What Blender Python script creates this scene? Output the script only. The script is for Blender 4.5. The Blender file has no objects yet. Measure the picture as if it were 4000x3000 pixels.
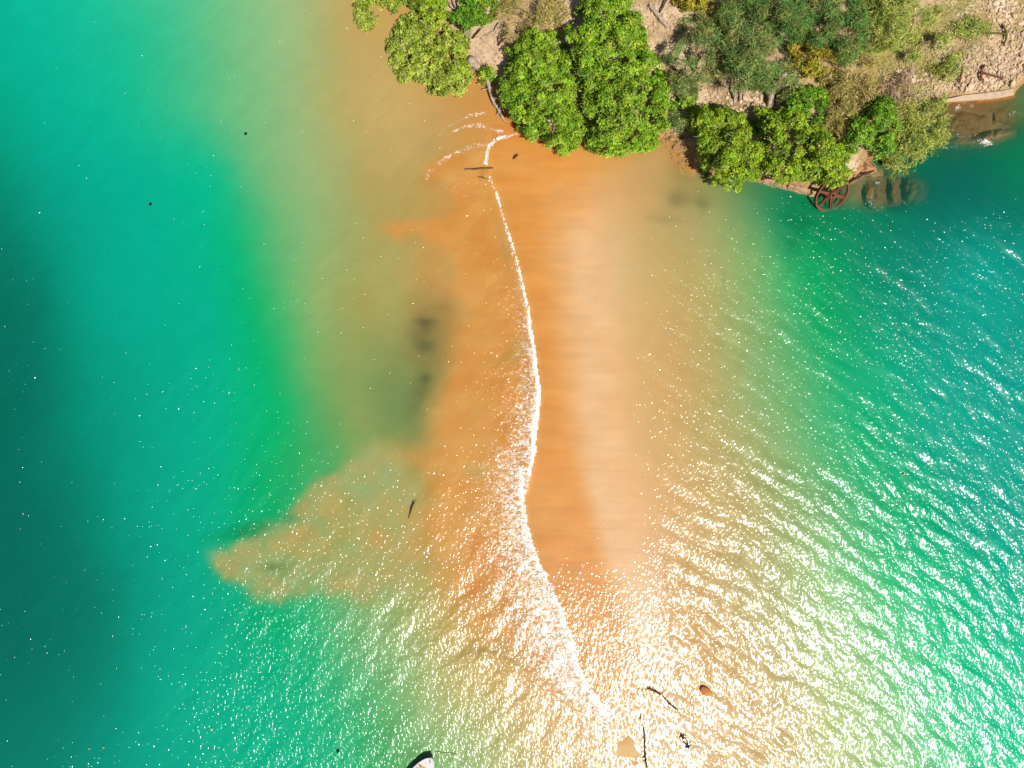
import bpy, bmesh, math, random
import numpy as np
from mathutils import Vector, Matrix, Euler

# ------------------------------------------------------------------ camera, sky, sun, exposure
SC = bpy.context.scene
COL = SC.collection
CAM_H, FPX = 66.35, 2654.0            # camera height (m), focal length in pixels of the 4000 px wide picture
cam_d = bpy.data.cameras.new('camera')
cam_d.sensor_width = 36.0
cam_d.lens = 36.0 * FPX / 4000.0
cam_d.clip_end = 3000.0
cam = bpy.data.objects.new('camera', cam_d)
cam.location = (0, 0, CAM_H)
COL.objects.link(cam)
SC.camera = cam

SUN = Vector((0.34, -0.55, 1.0)).normalized()
world = bpy.data.worlds.new('World')
SC.world = world
world.use_nodes = True
wn = world.node_tree
bg = wn.nodes['Background']
sky = wn.nodes.new('ShaderNodeTexSky')
sky.sky_type = 'NISHITA'
sky.sun_disc = False
sky.sun_elevation = math.asin(SUN.z)
sky.sun_rotation = math.atan2(SUN.x, SUN.y)
wn.links.new(sky.outputs[0], bg.inputs[0])
bg.inputs[1].default_value = 0.05
sun_d = bpy.data.lights.new('sun', 'SUN')
sun_d.energy = 4.6
sun_d.angle = math.radians(0.53)
sun_d.color = (1.0, 0.98, 0.945)
sun = bpy.data.objects.new('sun', sun_d)
sun.rotation_euler = SUN.to_track_quat('Z', 'Y').to_euler()
sun.location = SUN * 120
COL.objects.link(sun)
SC.view_settings.view_transform = 'Standard'
SC.view_settings.look = 'None'
SC.view_settings.gamma = 1.0
SC.view_settings.use_curve_mapping = False
SC.view_settings.exposure = 0.45
try:
    SC.cycles.use_denoising = True
    SC.cycles.max_bounces = 8
    SC.cycles.transparent_max_bounces = 16
    SC.cycles.sample_clamp_direct = 0
except Exception:
    pass

rng = np.random.default_rng(11)
random.seed(5)
R = random.random
def ru(a, b): return a + (b - a) * R()

# ------------------------------------------------------------------ number helpers
def srgb(c):
    c = np.asarray(c, dtype=np.float64) / 255.0
    return np.where(c <= 0.04045, c / 12.92, ((c + 0.055) / 1.055) ** 2.4)
KEXP = 1.95          # what a white, level surface shows under this sun and exposure
def alb(c): return np.clip(srgb(c) / KEXP, 0.0, 0.85)

def U(px, py, z=0.0):
    s = (CAM_H - z) / FPX
    return np.array([(px - 2000.0) * s, (1500.0 - py) * s, z])
def PX(x, y, z=0.0):
    s = FPX / (CAM_H - z)
    return 2000.0 + x * s, 1500.0 - y * s

def hash2(ix, iy, seed):
    n = (ix.astype(np.int64) * 374761393 + iy.astype(np.int64) * 668265263 + seed * 1274126177) & 0x7fffffff
    n = ((n ^ (n >> 13)) * 1274126177) & 0x7fffffff
    n = n ^ (n >> 16)
    return (n & 0xffff) / 65535.0
def vnoise(x, y, seed=0):
    x = np.asarray(x, float); y = np.asarray(y, float)
    ix = np.floor(x); iy = np.floor(y)
    fx = x - ix; fy = y - iy
    fx = fx * fx * fx * (fx * (fx * 6 - 15) + 10); fy = fy * fy * fy * (fy * (fy * 6 - 15) + 10)
    a = hash2(ix, iy, seed); b = hash2(ix + 1, iy, seed); c = hash2(ix, iy + 1, seed); d = hash2(ix + 1, iy + 1, seed)
    return (a + (b - a) * fx) * (1 - fy) + (c + (d - c) * fx) * fy
def fbm(x, y, seed=0, octaves=4, gain=0.5):
    t = 0; amp = 1; tot = 0
    for k in range(octaves):
        t = t + amp * (vnoise(np.asarray(x) * 2 ** k + 17.3 * k, np.asarray(y) * 2 ** k - 9.1 * k, seed + k) - 0.5)
        tot += amp; amp *= gain
    return t / tot * 2
def sstep(a, b, x):
    t = np.clip((np.asarray(x, float) - a) / (b - a), 0, 1)
    return t * t * (3 - 2 * t)
def seg_dist(px, py, pts, closed=False):
    px = np.asarray(px, float); py = np.asarray(py, float)
    best = np.full(px.shape, 1e9); tpar = np.zeros(px.shape)
    n = len(pts); acc = 0.0
    for k in range(n if closed else n - 1):
        ax, ay = pts[k]; bx, by = pts[(k + 1) % n]
        dx, dy = bx - ax, by - ay
        L2 = dx * dx + dy * dy + 1e-9
        t = np.clip(((px - ax) * dx + (py - ay) * dy) / L2, 0, 1)
        d = np.hypot(px - ax - t * dx, py - ay - t * dy)
        m = d < best
        best = np.where(m, d, best)
        tpar = np.where(m, acc + t * math.sqrt(L2), tpar)
        acc += math.sqrt(L2)
    return best, tpar
def inside(px, py, pts):
    px = np.asarray(px, float); py = np.asarray(py, float)
    r = np.zeros(px.shape, bool); n = len(pts); j = n - 1
    for i in range(n):
        xi, yi = pts[i]; xj, yj = pts[j]
        c = ((yi > py) != (yj > py)) & (px < (xj - xi) * (py - yi) / (yj - yi + 1e-12) + xi)
        r ^= c
        j = i
    return r
def sdf(px, py, pts):
    d, _ = seg_dist(px, py, pts, True)
    return np.where(inside(px, py, pts), -d, d)

# ------------------------------------------------------------------ mesh / object helpers
def mesh_np(name, V, F, colors=None, smooth=False, attrs=None):
    me = bpy.data.meshes.new(name)
    V = np.ascontiguousarray(V, dtype=np.float32); F = np.ascontiguousarray(F, dtype=np.int32)
    k = F.shape[1]
    me.vertices.add(len(V)); me.vertices.foreach_set('co', V.ravel())
    me.loops.add(F.size); me.loops.foreach_set('vertex_index', F.ravel())
    me.polygons.add(len(F)); me.polygons.foreach_set('loop_start', np.arange(0, F.size, k, dtype=np.int32))
    if smooth: me.polygons.foreach_set('use_smooth', np.ones(len(F), bool))
    me.update(calc_edges=True)
    if colors is not None:
        a = me.attributes.new('tint', 'FLOAT_COLOR', 'POINT')
        C = np.ones((len(V), 4), np.float32); C[:, :3] = colors
        a.data.foreach_set('color', C.ravel())
    for nm, vals in (attrs or {}).items():
        a = me.attributes.new(nm, 'FLOAT', 'POINT')
        a.data.foreach_set('value', np.ascontiguousarray(vals, dtype=np.float32))
    return me

def add(name, me, mat=None, parent=None, loc=None, rot=None):
    o = bpy.data.objects.new(name, me)
    COL.objects.link(o)
    if mat is not None and me is not None and len(me.materials) == 0: me.materials.append(mat)
    if parent is not None: o.parent = parent
    if loc is not None: o.location = loc
    if rot is not None: o.rotation_euler = rot
    return o
def tag(o, label=None, cat=None, group=None, kind=None):
    if label: o['label'] = label
    if cat: o['category'] = cat
    if group: o['group'] = group
    if kind: o['kind'] = kind
    return o
def empty(name, loc=(0, 0, 0)):
    o = bpy.data.objects.new(name, None); COL.objects.link(o)
    o.location = loc; o.empty_display_size = 0.2
    return o

def tube_arrays(paths, sides=7):
    """paths: list of (pts Nx3, radii N) -> V, F quads with closed ends tapering to the last ring"""
    Vs, Fs, off = [], [], 0
    for pts, rad in paths:
        pts = np.asarray(pts, float); rad = np.asarray(rad, float); n = len(pts)
        tan = np.gradient(pts, axis=0); tan /= (np.linalg.norm(tan, axis=1, keepdims=True) + 1e-9)
        ref = np.array([0, 0, 1.0]) if abs(tan[0][2]) < 0.85 else np.array([1.0, 0, 0])
        a = np.arange(sides) / sides * 2 * math.pi
        for i in range(n):
            u = np.cross(tan[i], ref); u /= np.linalg.norm(u) + 1e-9
            w = np.cross(u, tan[i])
            Vs.append(pts[i] + rad[i] * (np.cos(a)[:, None] * u + np.sin(a)[:, None] * w))
        for i in range(n - 1):
            for k in range(sides):
                k2 = (k + 1) % sides
                Fs.append((off + i * sides + k, off + i * sides + k2, off + (i + 1) * sides + k2, off + (i + 1) * sides + k))
        for ring in (0, n - 1):
            Vs.append(pts[ring][None, :].repeat(1, 0))
        c0, c1 = off + n * sides, off + n * sides + 1
        for k in range(sides):
            k2 = (k + 1) % sides
            Fs.append((c0, off + k2, off + k, c0)); Fs.append((c1, off + (n - 1) * sides + k, off + (n - 1) * sides + k2, c1))
        off += n * sides + 2
    V = np.concatenate(Vs)
    return V, Fs
def tube_mesh(name, paths, sides=7, smooth=True):
    V, Fs = tube_arrays(paths, sides)
    me = bpy.data.meshes.new(name)
    faces = [tuple(dict.fromkeys(f)) for f in Fs]
    me.from_pydata([tuple(v) for v in V], [], faces)
    if smooth: me.polygons.foreach_set('use_smooth', np.ones(len(me.polygons), bool))
    me.update()
    return me
def wiggle(p0, p1, n, amp, seed=0):
    p0 = np.asarray(p0, float); p1 = np.asarray(p1, float)
    t = np.linspace(0, 1, n)
    pts = p0 + (p1 - p0) * t[:, None]
    r = np.random.default_rng(seed)
    j = r.normal(0, amp, (n, 3)); j[0] = 0; j[-1] = 0
    return pts + j
def bm_mesh(name, fn, bevel=0.0, smooth=False, seg=2):
    bm = bmesh.new(); fn(bm)
    if bevel: bmesh.ops.bevel(bm, geom=list(bm.edges), offset=bevel, segments=seg, affect='EDGES', profile=0.6)
    me = bpy.data.meshes.new(name); bm.to_mesh(me); bm.free()
    if smooth: me.polygons.foreach_set('use_smooth', np.ones(len(me.polygons), bool))
    return me
def box(bm, size, loc=(0, 0, 0), rot=None):
    M = Matrix.Translation(loc) @ (rot.to_matrix().to_4x4() if rot is not None else Matrix()) @ Matrix.Diagonal((*size, 1))
    return bmesh.ops.create_cube(bm, size=1.0, matrix=M)
def rock_mesh(name, seed, sub=2, rough=0.22, flat=0.7, facet=3):
    r = random.Random(seed)
    bm = bmesh.new()
    bmesh.ops.create_icosphere(bm, subdivisions=sub, radius=0.5)
    cuts = [(Vector((r.gauss(0, 1), r.gauss(0, 1), r.gauss(0, 1))).normalized(), r.uniform(0.24, 0.42)) for _ in range(facet * 3)]
    ph = [(Vector((r.gauss(0, 1), r.gauss(0, 1), r.gauss(0, 1))) * 3.2, r.uniform(0, 6)) for _ in range(5)]
    for v in bm.verts:
        c = v.co.copy()
        for nrm, d in cuts:
            k = c.dot(nrm)
            if k > d: c -= nrm * (k - d) * 0.9
        s = 1 + rough * sum(math.sin(c.dot(p) + q) for p, q in ph) / 5
        v.co = c * s
        v.co.z *= flat
    me = bpy.data.meshes.new(name); bm.to_mesh(me); bm.free()
    return me

# ------------------------------------------------------------------ materials
def new_mat(name):
    m = bpy.data.materials.new(name); m.use_nodes = True
    nt = m.node_tree
    for n in list(nt.nodes): nt.nodes.remove(n)
    out = nt.nodes.new('ShaderNodeOutputMaterial')
    return m, nt, out
def N(nt, typ, **kw):
    n = nt.nodes.new(typ)
    for k, v in kw.items():
        if k.startswith('i_'): n.inputs[k[2:].replace('_', ' ')].default_value = v
        else: setattr(n, k, v)
    return n
def math_n(nt, op, a, b=None, clamp=False):
    n = nt.nodes.new('ShaderNodeMath'); n.operation = op; n.use_clamp = clamp
    for i, x in enumerate((a, b)):
        if x is None: continue
        if isinstance(x, (int, float)): n.inputs[i].default_value = x
        else: nt.links.new(x, n.inputs[i])
    return n.outputs[0]
def mixc(nt, fac, a, b, blend='MIX'):
    n = nt.nodes.new('ShaderNodeMix'); n.data_type = 'RGBA'; n.blend_type = blend
    for inp, x in ((n.inputs[0], fac), (n.inputs[6], a), (n.inputs[7], b)):
        if isinstance(x, (int, float)): inp.default_value = x
        elif isinstance(x, (tuple, list, np.ndarray)): inp.default_value = (*[float(q) for q in x][:3], 1)
        else: nt.links.new(x, inp)
    return n.outputs[2]
def noise_n(nt, vec, scale, detail=4, rough=0.55, dist=0.0):
    n = nt.nodes.new('ShaderNodeTexNoise')
    n.inputs['Scale'].default_value = scale; n.inputs['Detail'].default_value = detail
    n.inputs['Roughness'].default_value = rough; n.inputs['Distortion'].default_value = dist
    if vec is not None: nt.links.new(vec, n.inputs['Vector'])
    return n.outputs[0]
def mapping_n(nt, vec, rot=(0, 0, 0), scale=(1, 1, 1), loc=(0, 0, 0)):
    n = nt.nodes.new('ShaderNodeMapping')
    n.inputs['Rotation'].default_value = rot; n.inputs['Scale'].default_value = scale; n.inputs['Location'].default_value = loc
    nt.links.new(vec, n.inputs['Vector'])
    return n.outputs[0]
def ramp_n(nt, fac, stops):
    n = nt.nodes.new('ShaderNodeValToRGB')
    cr = n.color_ramp
    while len(cr.elements) < len(stops): cr.elements.new(0.5)
    for e, (p, c) in zip(cr.elements, stops):
        e.position = p; e.color = (*[float(q) for q in c][:3], 1)
    nt.links.new(fac, n.inputs[0])
    return n.outputs[0]
def rough_mat(name, c1, c2, scale=3.0, rough=0.85, bump=0.02, bscale=8.0, c3=None, spec=0.2, per_object=0.0):
    """mottled matte material in object space (colours given as seen in sun)"""
    m, nt, out = new_mat(name)
    tc = N(nt, 'ShaderNodeTexCoord'); v = tc.outputs['Object']
    n1 = noise_n(nt, v, scale, 6, 0.6)
    stops = [(0.33, alb(c1)), (0.66, alb(c2))] if c3 is None else [(0.3, alb(c1)), (0.5, alb(c2)), (0.7, alb(c3))]
    colr = ramp_n(nt, n1, stops)
    if per_object:
        oi = N(nt, 'ShaderNodeObjectInfo')
        hsv = N(nt, 'ShaderNodeHueSaturation')
        nt.links.new(colr, hsv.inputs['Color'])
        a = math_n(nt, 'MULTIPLY_ADD', oi.outputs['Random'], per_object)
        a.node.inputs[2].default_value = 1 - per_object / 2
        nt.links.new(a, hsv.inputs['Value'])
        colr = hsv.outputs[0]
    p = N(nt, 'ShaderNodeBsdfPrincipled')
    nt.links.new(colr, p.inputs['Base Color'])
    p.inputs['Roughness'].default_value = rough; p.inputs['Specular IOR Level'].default_value = spec
    if bump:
        b = N(nt, 'ShaderNodeBump'); b.inputs['Strength'].default_value = 1.0; b.inputs['Distance'].default_value = bump
        nt.links.new(noise_n(nt, v, bscale, 6, 0.65), b.inputs['Height'])
        nt.links.new(b.outputs[0], p.inputs['Normal'])
    nt.links.new(p.outputs[0], out.inputs[0])
    return m
def leaf_mat(name, trans=0.25, rough=0.5, spec=0.35):
    m, nt, out = new_mat(name)
    at = N(nt, 'ShaderNodeAttribute', attribute_name='tint')
    p = N(nt, 'ShaderNodeBsdfPrincipled')
    p.inputs['Roughness'].default_value = rough; p.inputs['Specular IOR Level'].default_value = spec
    nt.links.new(at.outputs['Color'], p.inputs['Base Color'])
    t = N(nt, 'ShaderNodeBsdfTranslucent')
    nt.links.new(mixc(nt, 1.0, at.outputs['Color'], (1.0, 1.1, 0.5), 'MULTIPLY'), t.inputs['Color'])
    mx = N(nt, 'ShaderNodeMixShader'); mx.inputs[0].default_value = trans
    nt.links.new(p.outputs[0], mx.inputs[1]); nt.links.new(t.outputs[0], mx.inputs[2])
    nt.links.new(mx.outputs[0], out.inputs[0])
    return m

M_LEAF = leaf_mat('broad_leaf')
M_NEEDLE = leaf_mat('feathery_leaf', 0.15, 0.7, 0.15)
M_GRASS = leaf_mat('dry_grass', 0.2, 0.7, 0.15)
M_BARK = rough_mat('bark', (120, 98, 78), (175, 150, 125), 6, bump=0.01, bscale=18)
M_DRIFT = rough_mat('driftwood', (176, 146, 116), (240, 218, 194), 5, bump=0.012, bscale=14)
M_DARKWOOD = rough_mat('wet_wood', (62, 42, 30), (110, 76, 50), 6, bump=0.008, bscale=16, rough=0.6)
M_STICK = rough_mat('brown_stick', (105, 70, 42), (160, 112, 66), 6, bump=0.006, bscale=16)
M_STONE = rough_mat('pale_stone', (206, 162, 116), (252, 222, 184), 2.2, bump=0.03, bscale=5, c3=(244, 200, 150), per_object=0.4)
M_TANSTONE = rough_mat('tan_stone', (165, 118, 72), (212, 160, 104), 2.2, bump=0.03, bscale=5, per_object=0.35)
M_REEF = rough_mat('brown_reef', (84, 66, 34), (150, 118, 66), 1.1, bump=0.25, bscale=2.2, c3=(118, 108, 56))
M_REDROCK = rough_mat('reddish_rock', (140, 90, 52), (226, 172, 122), 1.3, bump=0.22, bscale=2.6, c3=(186, 128, 80))
M_CONC = rough_mat('old_concrete', (214, 178, 136), (240, 212, 178), 1.4, bump=0.02, bscale=6, c3=(228, 190, 140))
M_STAIN = rough_mat('stained_concrete', (150, 92, 38), (205, 138, 70), 1.6, bump=0.02, bscale=6)
M_BLOCK = rough_mat('wall_block', (196, 142, 92), (240, 204, 164), 1.7, bump=0.03, bscale=6, per_object=0.3)
M_RUST = rough_mat('rust', (84, 44, 26), (150, 86, 54), 4.0, bump=0.012, bscale=12, c3=(122, 62, 36), rough=0.75, spec=0.3)
M_MOSSRUST = rough_mat('mossy_rust', (70, 78, 34), (128, 110, 60), 3.0, bump=0.015, bscale=10, c3=(92, 104, 44))
M_WHITE = rough_mat('boat_gelcoat', (236, 228, 222), (248, 242, 238), 0.6, bump=0, rough=0.35, spec=0.4)
M_CREAM = rough_mat('boat_floor', (226, 214, 186), (240, 230, 206), 0.9, bump=0, rough=0.6)
M_TAN = rough_mat('tan_seat', (212, 158, 96), (234, 184, 124), 1.2, bump=0.003, bscale=30, rough=0.7)
M_DARKTRIM = rough_mat('dark_trim', (40, 34, 30), (70, 58, 48), 3, bump=0)
M_ROPE = rough_mat('yellow_rope', (190, 170, 90), (226, 206, 130), 12, bump=0)
M_SKIN = rough_mat('brown_skin', (104, 58, 40), (132, 78, 54), 4, bump=0, rough=0.5, spec=0.35)
M_HAIR = rough_mat('dark_hair', (30, 22, 20), (52, 42, 38), 10, bump=0)
M_SHORTS = rough_mat('blue_shirt', (60, 140, 240), (110, 190, 280), 3, bump=0.004, bscale=12)
M_WHITECLOTH = rough_mat('pale_cloth', (240, 226, 206), (250, 242, 230), 3, bump=0)
M_FOAMLUMP = rough_mat('foam_bubbles', (306, 296, 286), (318, 312, 304), 3, bump=0, rough=0.7)
M_BLACK = rough_mat('dark_plastic', (26, 24, 24), (48, 44, 40), 4, bump=0)

# ------------------------------------------------------------------ shore outline and ground height
SHORE = [(1560, -900), (1600, -200), (1640, -20), (1690, 80), (1740, 190), (1820, 290), (1870, 318), (1915, 345), (1960, 420), (2005, 470),
         (2060, 505), (2150, 530), (2300, 545), (2480, 545), (2600, 550), (2660, 600), (2720, 655), (2800, 690), (2905, 706), (3000, 728), (3100, 748),
         (3190, 752), (3260, 735), (3330, 722), (3385, 690), (3400, 640), (3450, 590), (3560, 520), (3660, 450), (3690, 408), (3820, 400), (3965, 384),
         (4000, 335), (4080, 300), (4400, 260), (4900, 200), (5600, -900)]
CREST = [(2140, 480), (2170, 640), (2215, 820), (2250, 1050), (2290, 1300), (2320, 1550), (2350, 1800), (2390, 2050), (2420, 2300), (2440, 2550), (2450, 2800), (2470, 3100), (2480, 3600)]

def ground_z(X, Y):
    px, py = PX(X, Y)
    w = 22 * fbm(X * 0.35, Y * 0.35, 3, 3)
    d = (sdf(px, py, SHORE) + w) / 40.0            # metres, negative on land
    land = -d
    zl = 0.5 * sstep(0, 1.2, land) + 0.16 * np.clip(land, 0, 9) + 0.10 * np.clip(land - 3, 0, 8) + 0.16 * fbm(X * 0.7, Y * 0.7, 8, 4) * sstep(0.3, 2, land)
    cd, _ = seg_dist(px, py, CREST)
    side = np.interp(py, [p[1] for p in CREST], [p[0] for p in CREST])
    cdl = cd / 40.0
    left = px < side
    fall = np.where(left, 0.018 * np.clip(cdl - 2, 0, 60) ** 1.5, 0.015 * np.clip(cdl - 1, 0, 60) ** 1.5)
    zs = -0.13 - fall
    zs = np.maximum(zs, -4.5 - 0.02 * cdl)
    near = -0.10 - 0.45 * np.clip(d, 0, 9)
    zw = np.maximum(zs, near)
    zw = zw + 0.03 * fbm(X * 0.9, Y * 0.9, 21, 3) * sstep(-0.1, -1.0, zw)
    # little sand flat that dries at the foot of the bar
    spit = np.exp(-(((px - 2452 + 14 * fbm(X * 0.6, Y * 0.6, 4, 3)) / 66) ** 2 + ((py - 2975) / 140) ** 2) ** 2)
    zw = zw + spit * (0.145 + 0.09 * fbm(X * 0.45, Y * 0.9, 6, 4))
    return np.where(d < 0, np.maximum(zl, -0.1), zw)
def gz1(x, y): return float(ground_z(np.array([x]), np.array([y]))[0])
def G(px, py, dz=0.0):
    """point of the ground that shows at a picture position"""
    z = 0.0
    for _ in range(6):
        p = U(px, py, z); z = 0.5 * z + 0.5 * gz1(p[0], p[1])
    p = U(px, py, z); p[2] = gz1(p[0], p[1]) + dz
    return p
def Gw(px, py, dz=0.0):
    p = G(px, py)
    p[2] = max(p[2], 0.0) + dz
    return p

# ------------------------------------------------------------------ colours of water and bottom
CP = [  # x, y in the picture, colour in sun
 (0,0,16,200,160),(0,300,4,190,152),(0,600,0,160,124),(0,900,0,126,100),(0,1200,0,112,92),(0,1600,0,116,96),(0,2000,0,124,102),(0,2400,0,130,108),(0,2800,0,140,118),(0,3000,0,150,126),
 (150,0,18,206,164),(150,400,4,198,158),(150,800,0,172,138),(150,1100,0,146,116),(150,1500,0,142,114),(150,1900,0,140,114),(150,2300,0,144,118),(150,2700,0,146,122),
 (330,0,40,212,160),(330,400,8,204,160),(330,800,0,196,154),(330,1200,0,182,144),(330,1600,0,168,134),(330,2000,0,162,130),(330,2400,0,162,132),(330,2900,0,164,134),
 (500,0,84,214,154),(500,300,64,210,152),(500,700,14,202,146),(500,1100,0,192,144),(500,1500,0,182,142),(500,2000,0,176,140),(500,2500,0,176,140),(500,2900,0,178,140),
 (700,0,122,208,144),(700,300,112,204,140),(700,600,92,204,140),(700,800,30,200,124),(700,1100,0,196,132),(700,1500,0,188,138),(700,1900,0,186,138),(700,2300,0,182,142),(700,2700,0,184,142),
 (900,0,152,202,132),(900,350,150,196,126),(900,600,124,198,130),(900,760,96,194,124),(900,950,20,196,112),(900,1200,0,194,112),(900,1500,0,194,108),(900,1800,0,190,104),(900,2500,0,188,134),(900,2900,0,188,138),
 (1060,0,174,194,118),(1060,400,176,188,114),(1060,700,148,190,120),(1060,950,118,190,114),(1060,1200,70,190,108),(1060,1450,20,192,104),(1060,1700,0,190,100),(1060,2600,6,190,128),(1060,2900,6,190,134),
 (1220,0,192,186,108),(1220,350,198,180,104),(1220,650,176,182,110),(1220,950,154,186,112),(1220,1200,136,188,112),(1220,1450,96,184,106),(1220,1650,60,178,100),(1220,2480,70,188,120),(1220,2700,20,190,126),(1220,2950,14,190,126),
 (1380,100,204,176,100),(1380,400,212,176,102),(1380,700,196,176,100),(1380,1000,176,178,100),(1380,1250,156,180,102),(1380,1500,128,168,96),(1380,1720,108,166,92),(1380,2500,120,186,114),(1380,2750,60,188,120),(1380,2950,50,188,116),
 (1530,250,209,170,94),(1530,450,211,174,98),(1530,650,204,168,92),(1530,1000,182,168,92),(1530,1200,176,170,92),(1530,1400,148,158,86),(1530,1600,118,150,84),(1530,2450,160,182,108),(1530,2700,112,186,114),(1530,2950,80,176,96),
 (1680,420,213,164,90),(1680,600,200,160,86),(1680,1050,206,158,82),(1680,1300,170,146,78),(1680,2600,184,180,102),(1680,2850,150,184,110),
 (1850,450,218,157,82),(1850,2650,206,178,100),(1850,2900,176,184,108),(2050,2750,222,182,108),(2050,2950,206,182,110),(2250,2900,230,186,118),
 (1960,600,230,152,70),(2060,600,232,154,72),(2050,750,234,158,76),(2120,560,230,158,80),(2130,1000,238,168,88),(2100,800,234,158,76),(2160,1300,238,166,86),(2170,1600,236,160,78),(2130,1800,232,154,72),(2200,1900,234,158,76),(2200,2200,230,152,70),(2250,2100,230,152,70),(2260,2400,230,152,72),(2350,2420,232,158,78),(2300,2600,232,162,84),
 (2230,640,238,180,112),(2260,760,240,186,122),(2290,900,243,194,134),(2290,1100,246,200,142),(2270,1300,246,200,142),(2300,1500,246,198,140),(2290,1750,244,190,126),(2350,1700,246,198,138),(2380,1950,244,192,128),(2440,2100,244,190,126),(2460,2300,240,178,108),
 (2380,600,226,168,98),(2420,800,232,180,112),(2420,1000,240,190,126),(2430,1250,240,192,128),(2450,1550,238,190,126),(2480,1850,236,186,120),(2550,2100,236,184,116),(2560,2400,234,174,102),(2560,2700,236,182,112),(2520,2900,240,190,124),
 (2550,650,206,160,92),(2600,850,200,166,100),(2600,1050,214,178,112),(2600,1300,218,182,116),(2620,1600,220,182,116),(2650,1900,220,180,112),(2700,2200,222,178,108),(2720,2500,228,180,110),(2720,2800,236,188,122),
 (2700,690,170,150,84),(2760,800,168,160,94),(2780,950,168,170,104),(2780,1150,178,178,110),(2780,1400,186,182,114),(2800,1700,190,182,114),(2850,2000,198,180,110),(2880,2300,206,180,110),(2900,2600,218,184,116),(2900,2900,232,190,126),
 (2900,760,110,148,90),(2930,900,130,170,100),(2950,1100,140,180,108),(2960,1350,150,184,112),(2980,1650,158,184,114),(3020,1950,166,182,112),(3050,2250,182,182,112),(3080,2550,196,184,114),(3080,2900,216,190,122),
 (3020,790,40,140,90),(3040,900,76,164,98),(3050,1050,80,172,102),(3075,1300,100,182,110),(3120,1600,120,186,114),(3160,1900,134,186,114),(3200,2200,152,186,114),(3220,2500,172,188,118),(3250,2850,196,192,124),
 (3110,860,0,142,84),(3120,980,0,146,78),(3110,1080,10,150,86),(3160,1200,10,168,98),(3200,1400,24,182,106),(3260,1650,56,186,112),(3300,1950,86,188,116),(3340,2250,120,190,118),(3380,2550,146,192,120),(3400,2900,176,194,126),
 (3250,880,0,132,84),(3230,1050,0,150,98),(3300,1250,0,164,112),(3330,1450,0,178,116),(3400,1700,0,184,116),(3450,2000,10,188,118),(3500,2300,56,190,120),(3530,2600,104,194,124),(3560,2900,140,196,128),
 (3400,900,0,130,92),(3450,1100,0,152,118),(3480,1350,0,168,128),(3560,1650,0,176,132),(3620,2000,0,182,130),(3680,2350,10,188,128),(3700,2650,40,194,130),(3740,2950,84,198,132),
 (3500,640,0,112,72),(3640,640,0,108,80),(3650,800,0,112,90),(3650,950,0,140,114),(3700,1200,0,158,132),(3750,1600,0,168,138),(3800,2000,0,174,138),(3850,2400,0,184,136),(3880,2800,10,194,138),
 (3800,600,0,110,84),(3850,750,0,114,92),(3850,950,0,134,114),(3960,560,0,124,80),(3960,650,0,130,84),(4000,800,0,124,98),(4000,1100,0,152,134),(4000,1500,0,164,142),(4000,2000,0,172,144),(4000,2500,0,184,140),(4000,3000,20,196,140),
 (3850,480,96,110,56),(3960,450,80,120,70),(3750,480,120,100,50)]
CP = np.array(CP, float)
_r, _g, _b = CP[:, 2].copy(), CP[:, 3].copy(), CP[:, 4].copy()
_m = _r >= 237; CP[_m, 2] -= 5; CP[_m, 3] += 5; CP[_m, 4] += 17
_m = (_r >= 226) & (_r < 237) & (_b < 95); CP[_m, 3] += 7
_m = (_r > 145) & (_r < 216) & (_g > 158) & (_b > 85) & (_b < 116); CP[_m, 3] += 6; CP[_m, 4] += 8
_m = (_g > 180) & (_r < 40) & (_b < 116) & (CP[:, 0] < 1200); CP[_m, 4] += 24
_m = (CP[:, 0] > 3150) & (CP[:, 1] > 860); CP[_m, 3] = CP[_m, 3] * 1.04 + 8; CP[_m, 4] = CP[_m, 4] * 1.03 + 5
_m = (CP[:, 0] > 850) & (CP[:, 0] < 1300) & (CP[:, 1] < 1000); CP[_m, 2] -= 14; CP[_m, 3] += 4; CP[_m, 4] += 8
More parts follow.
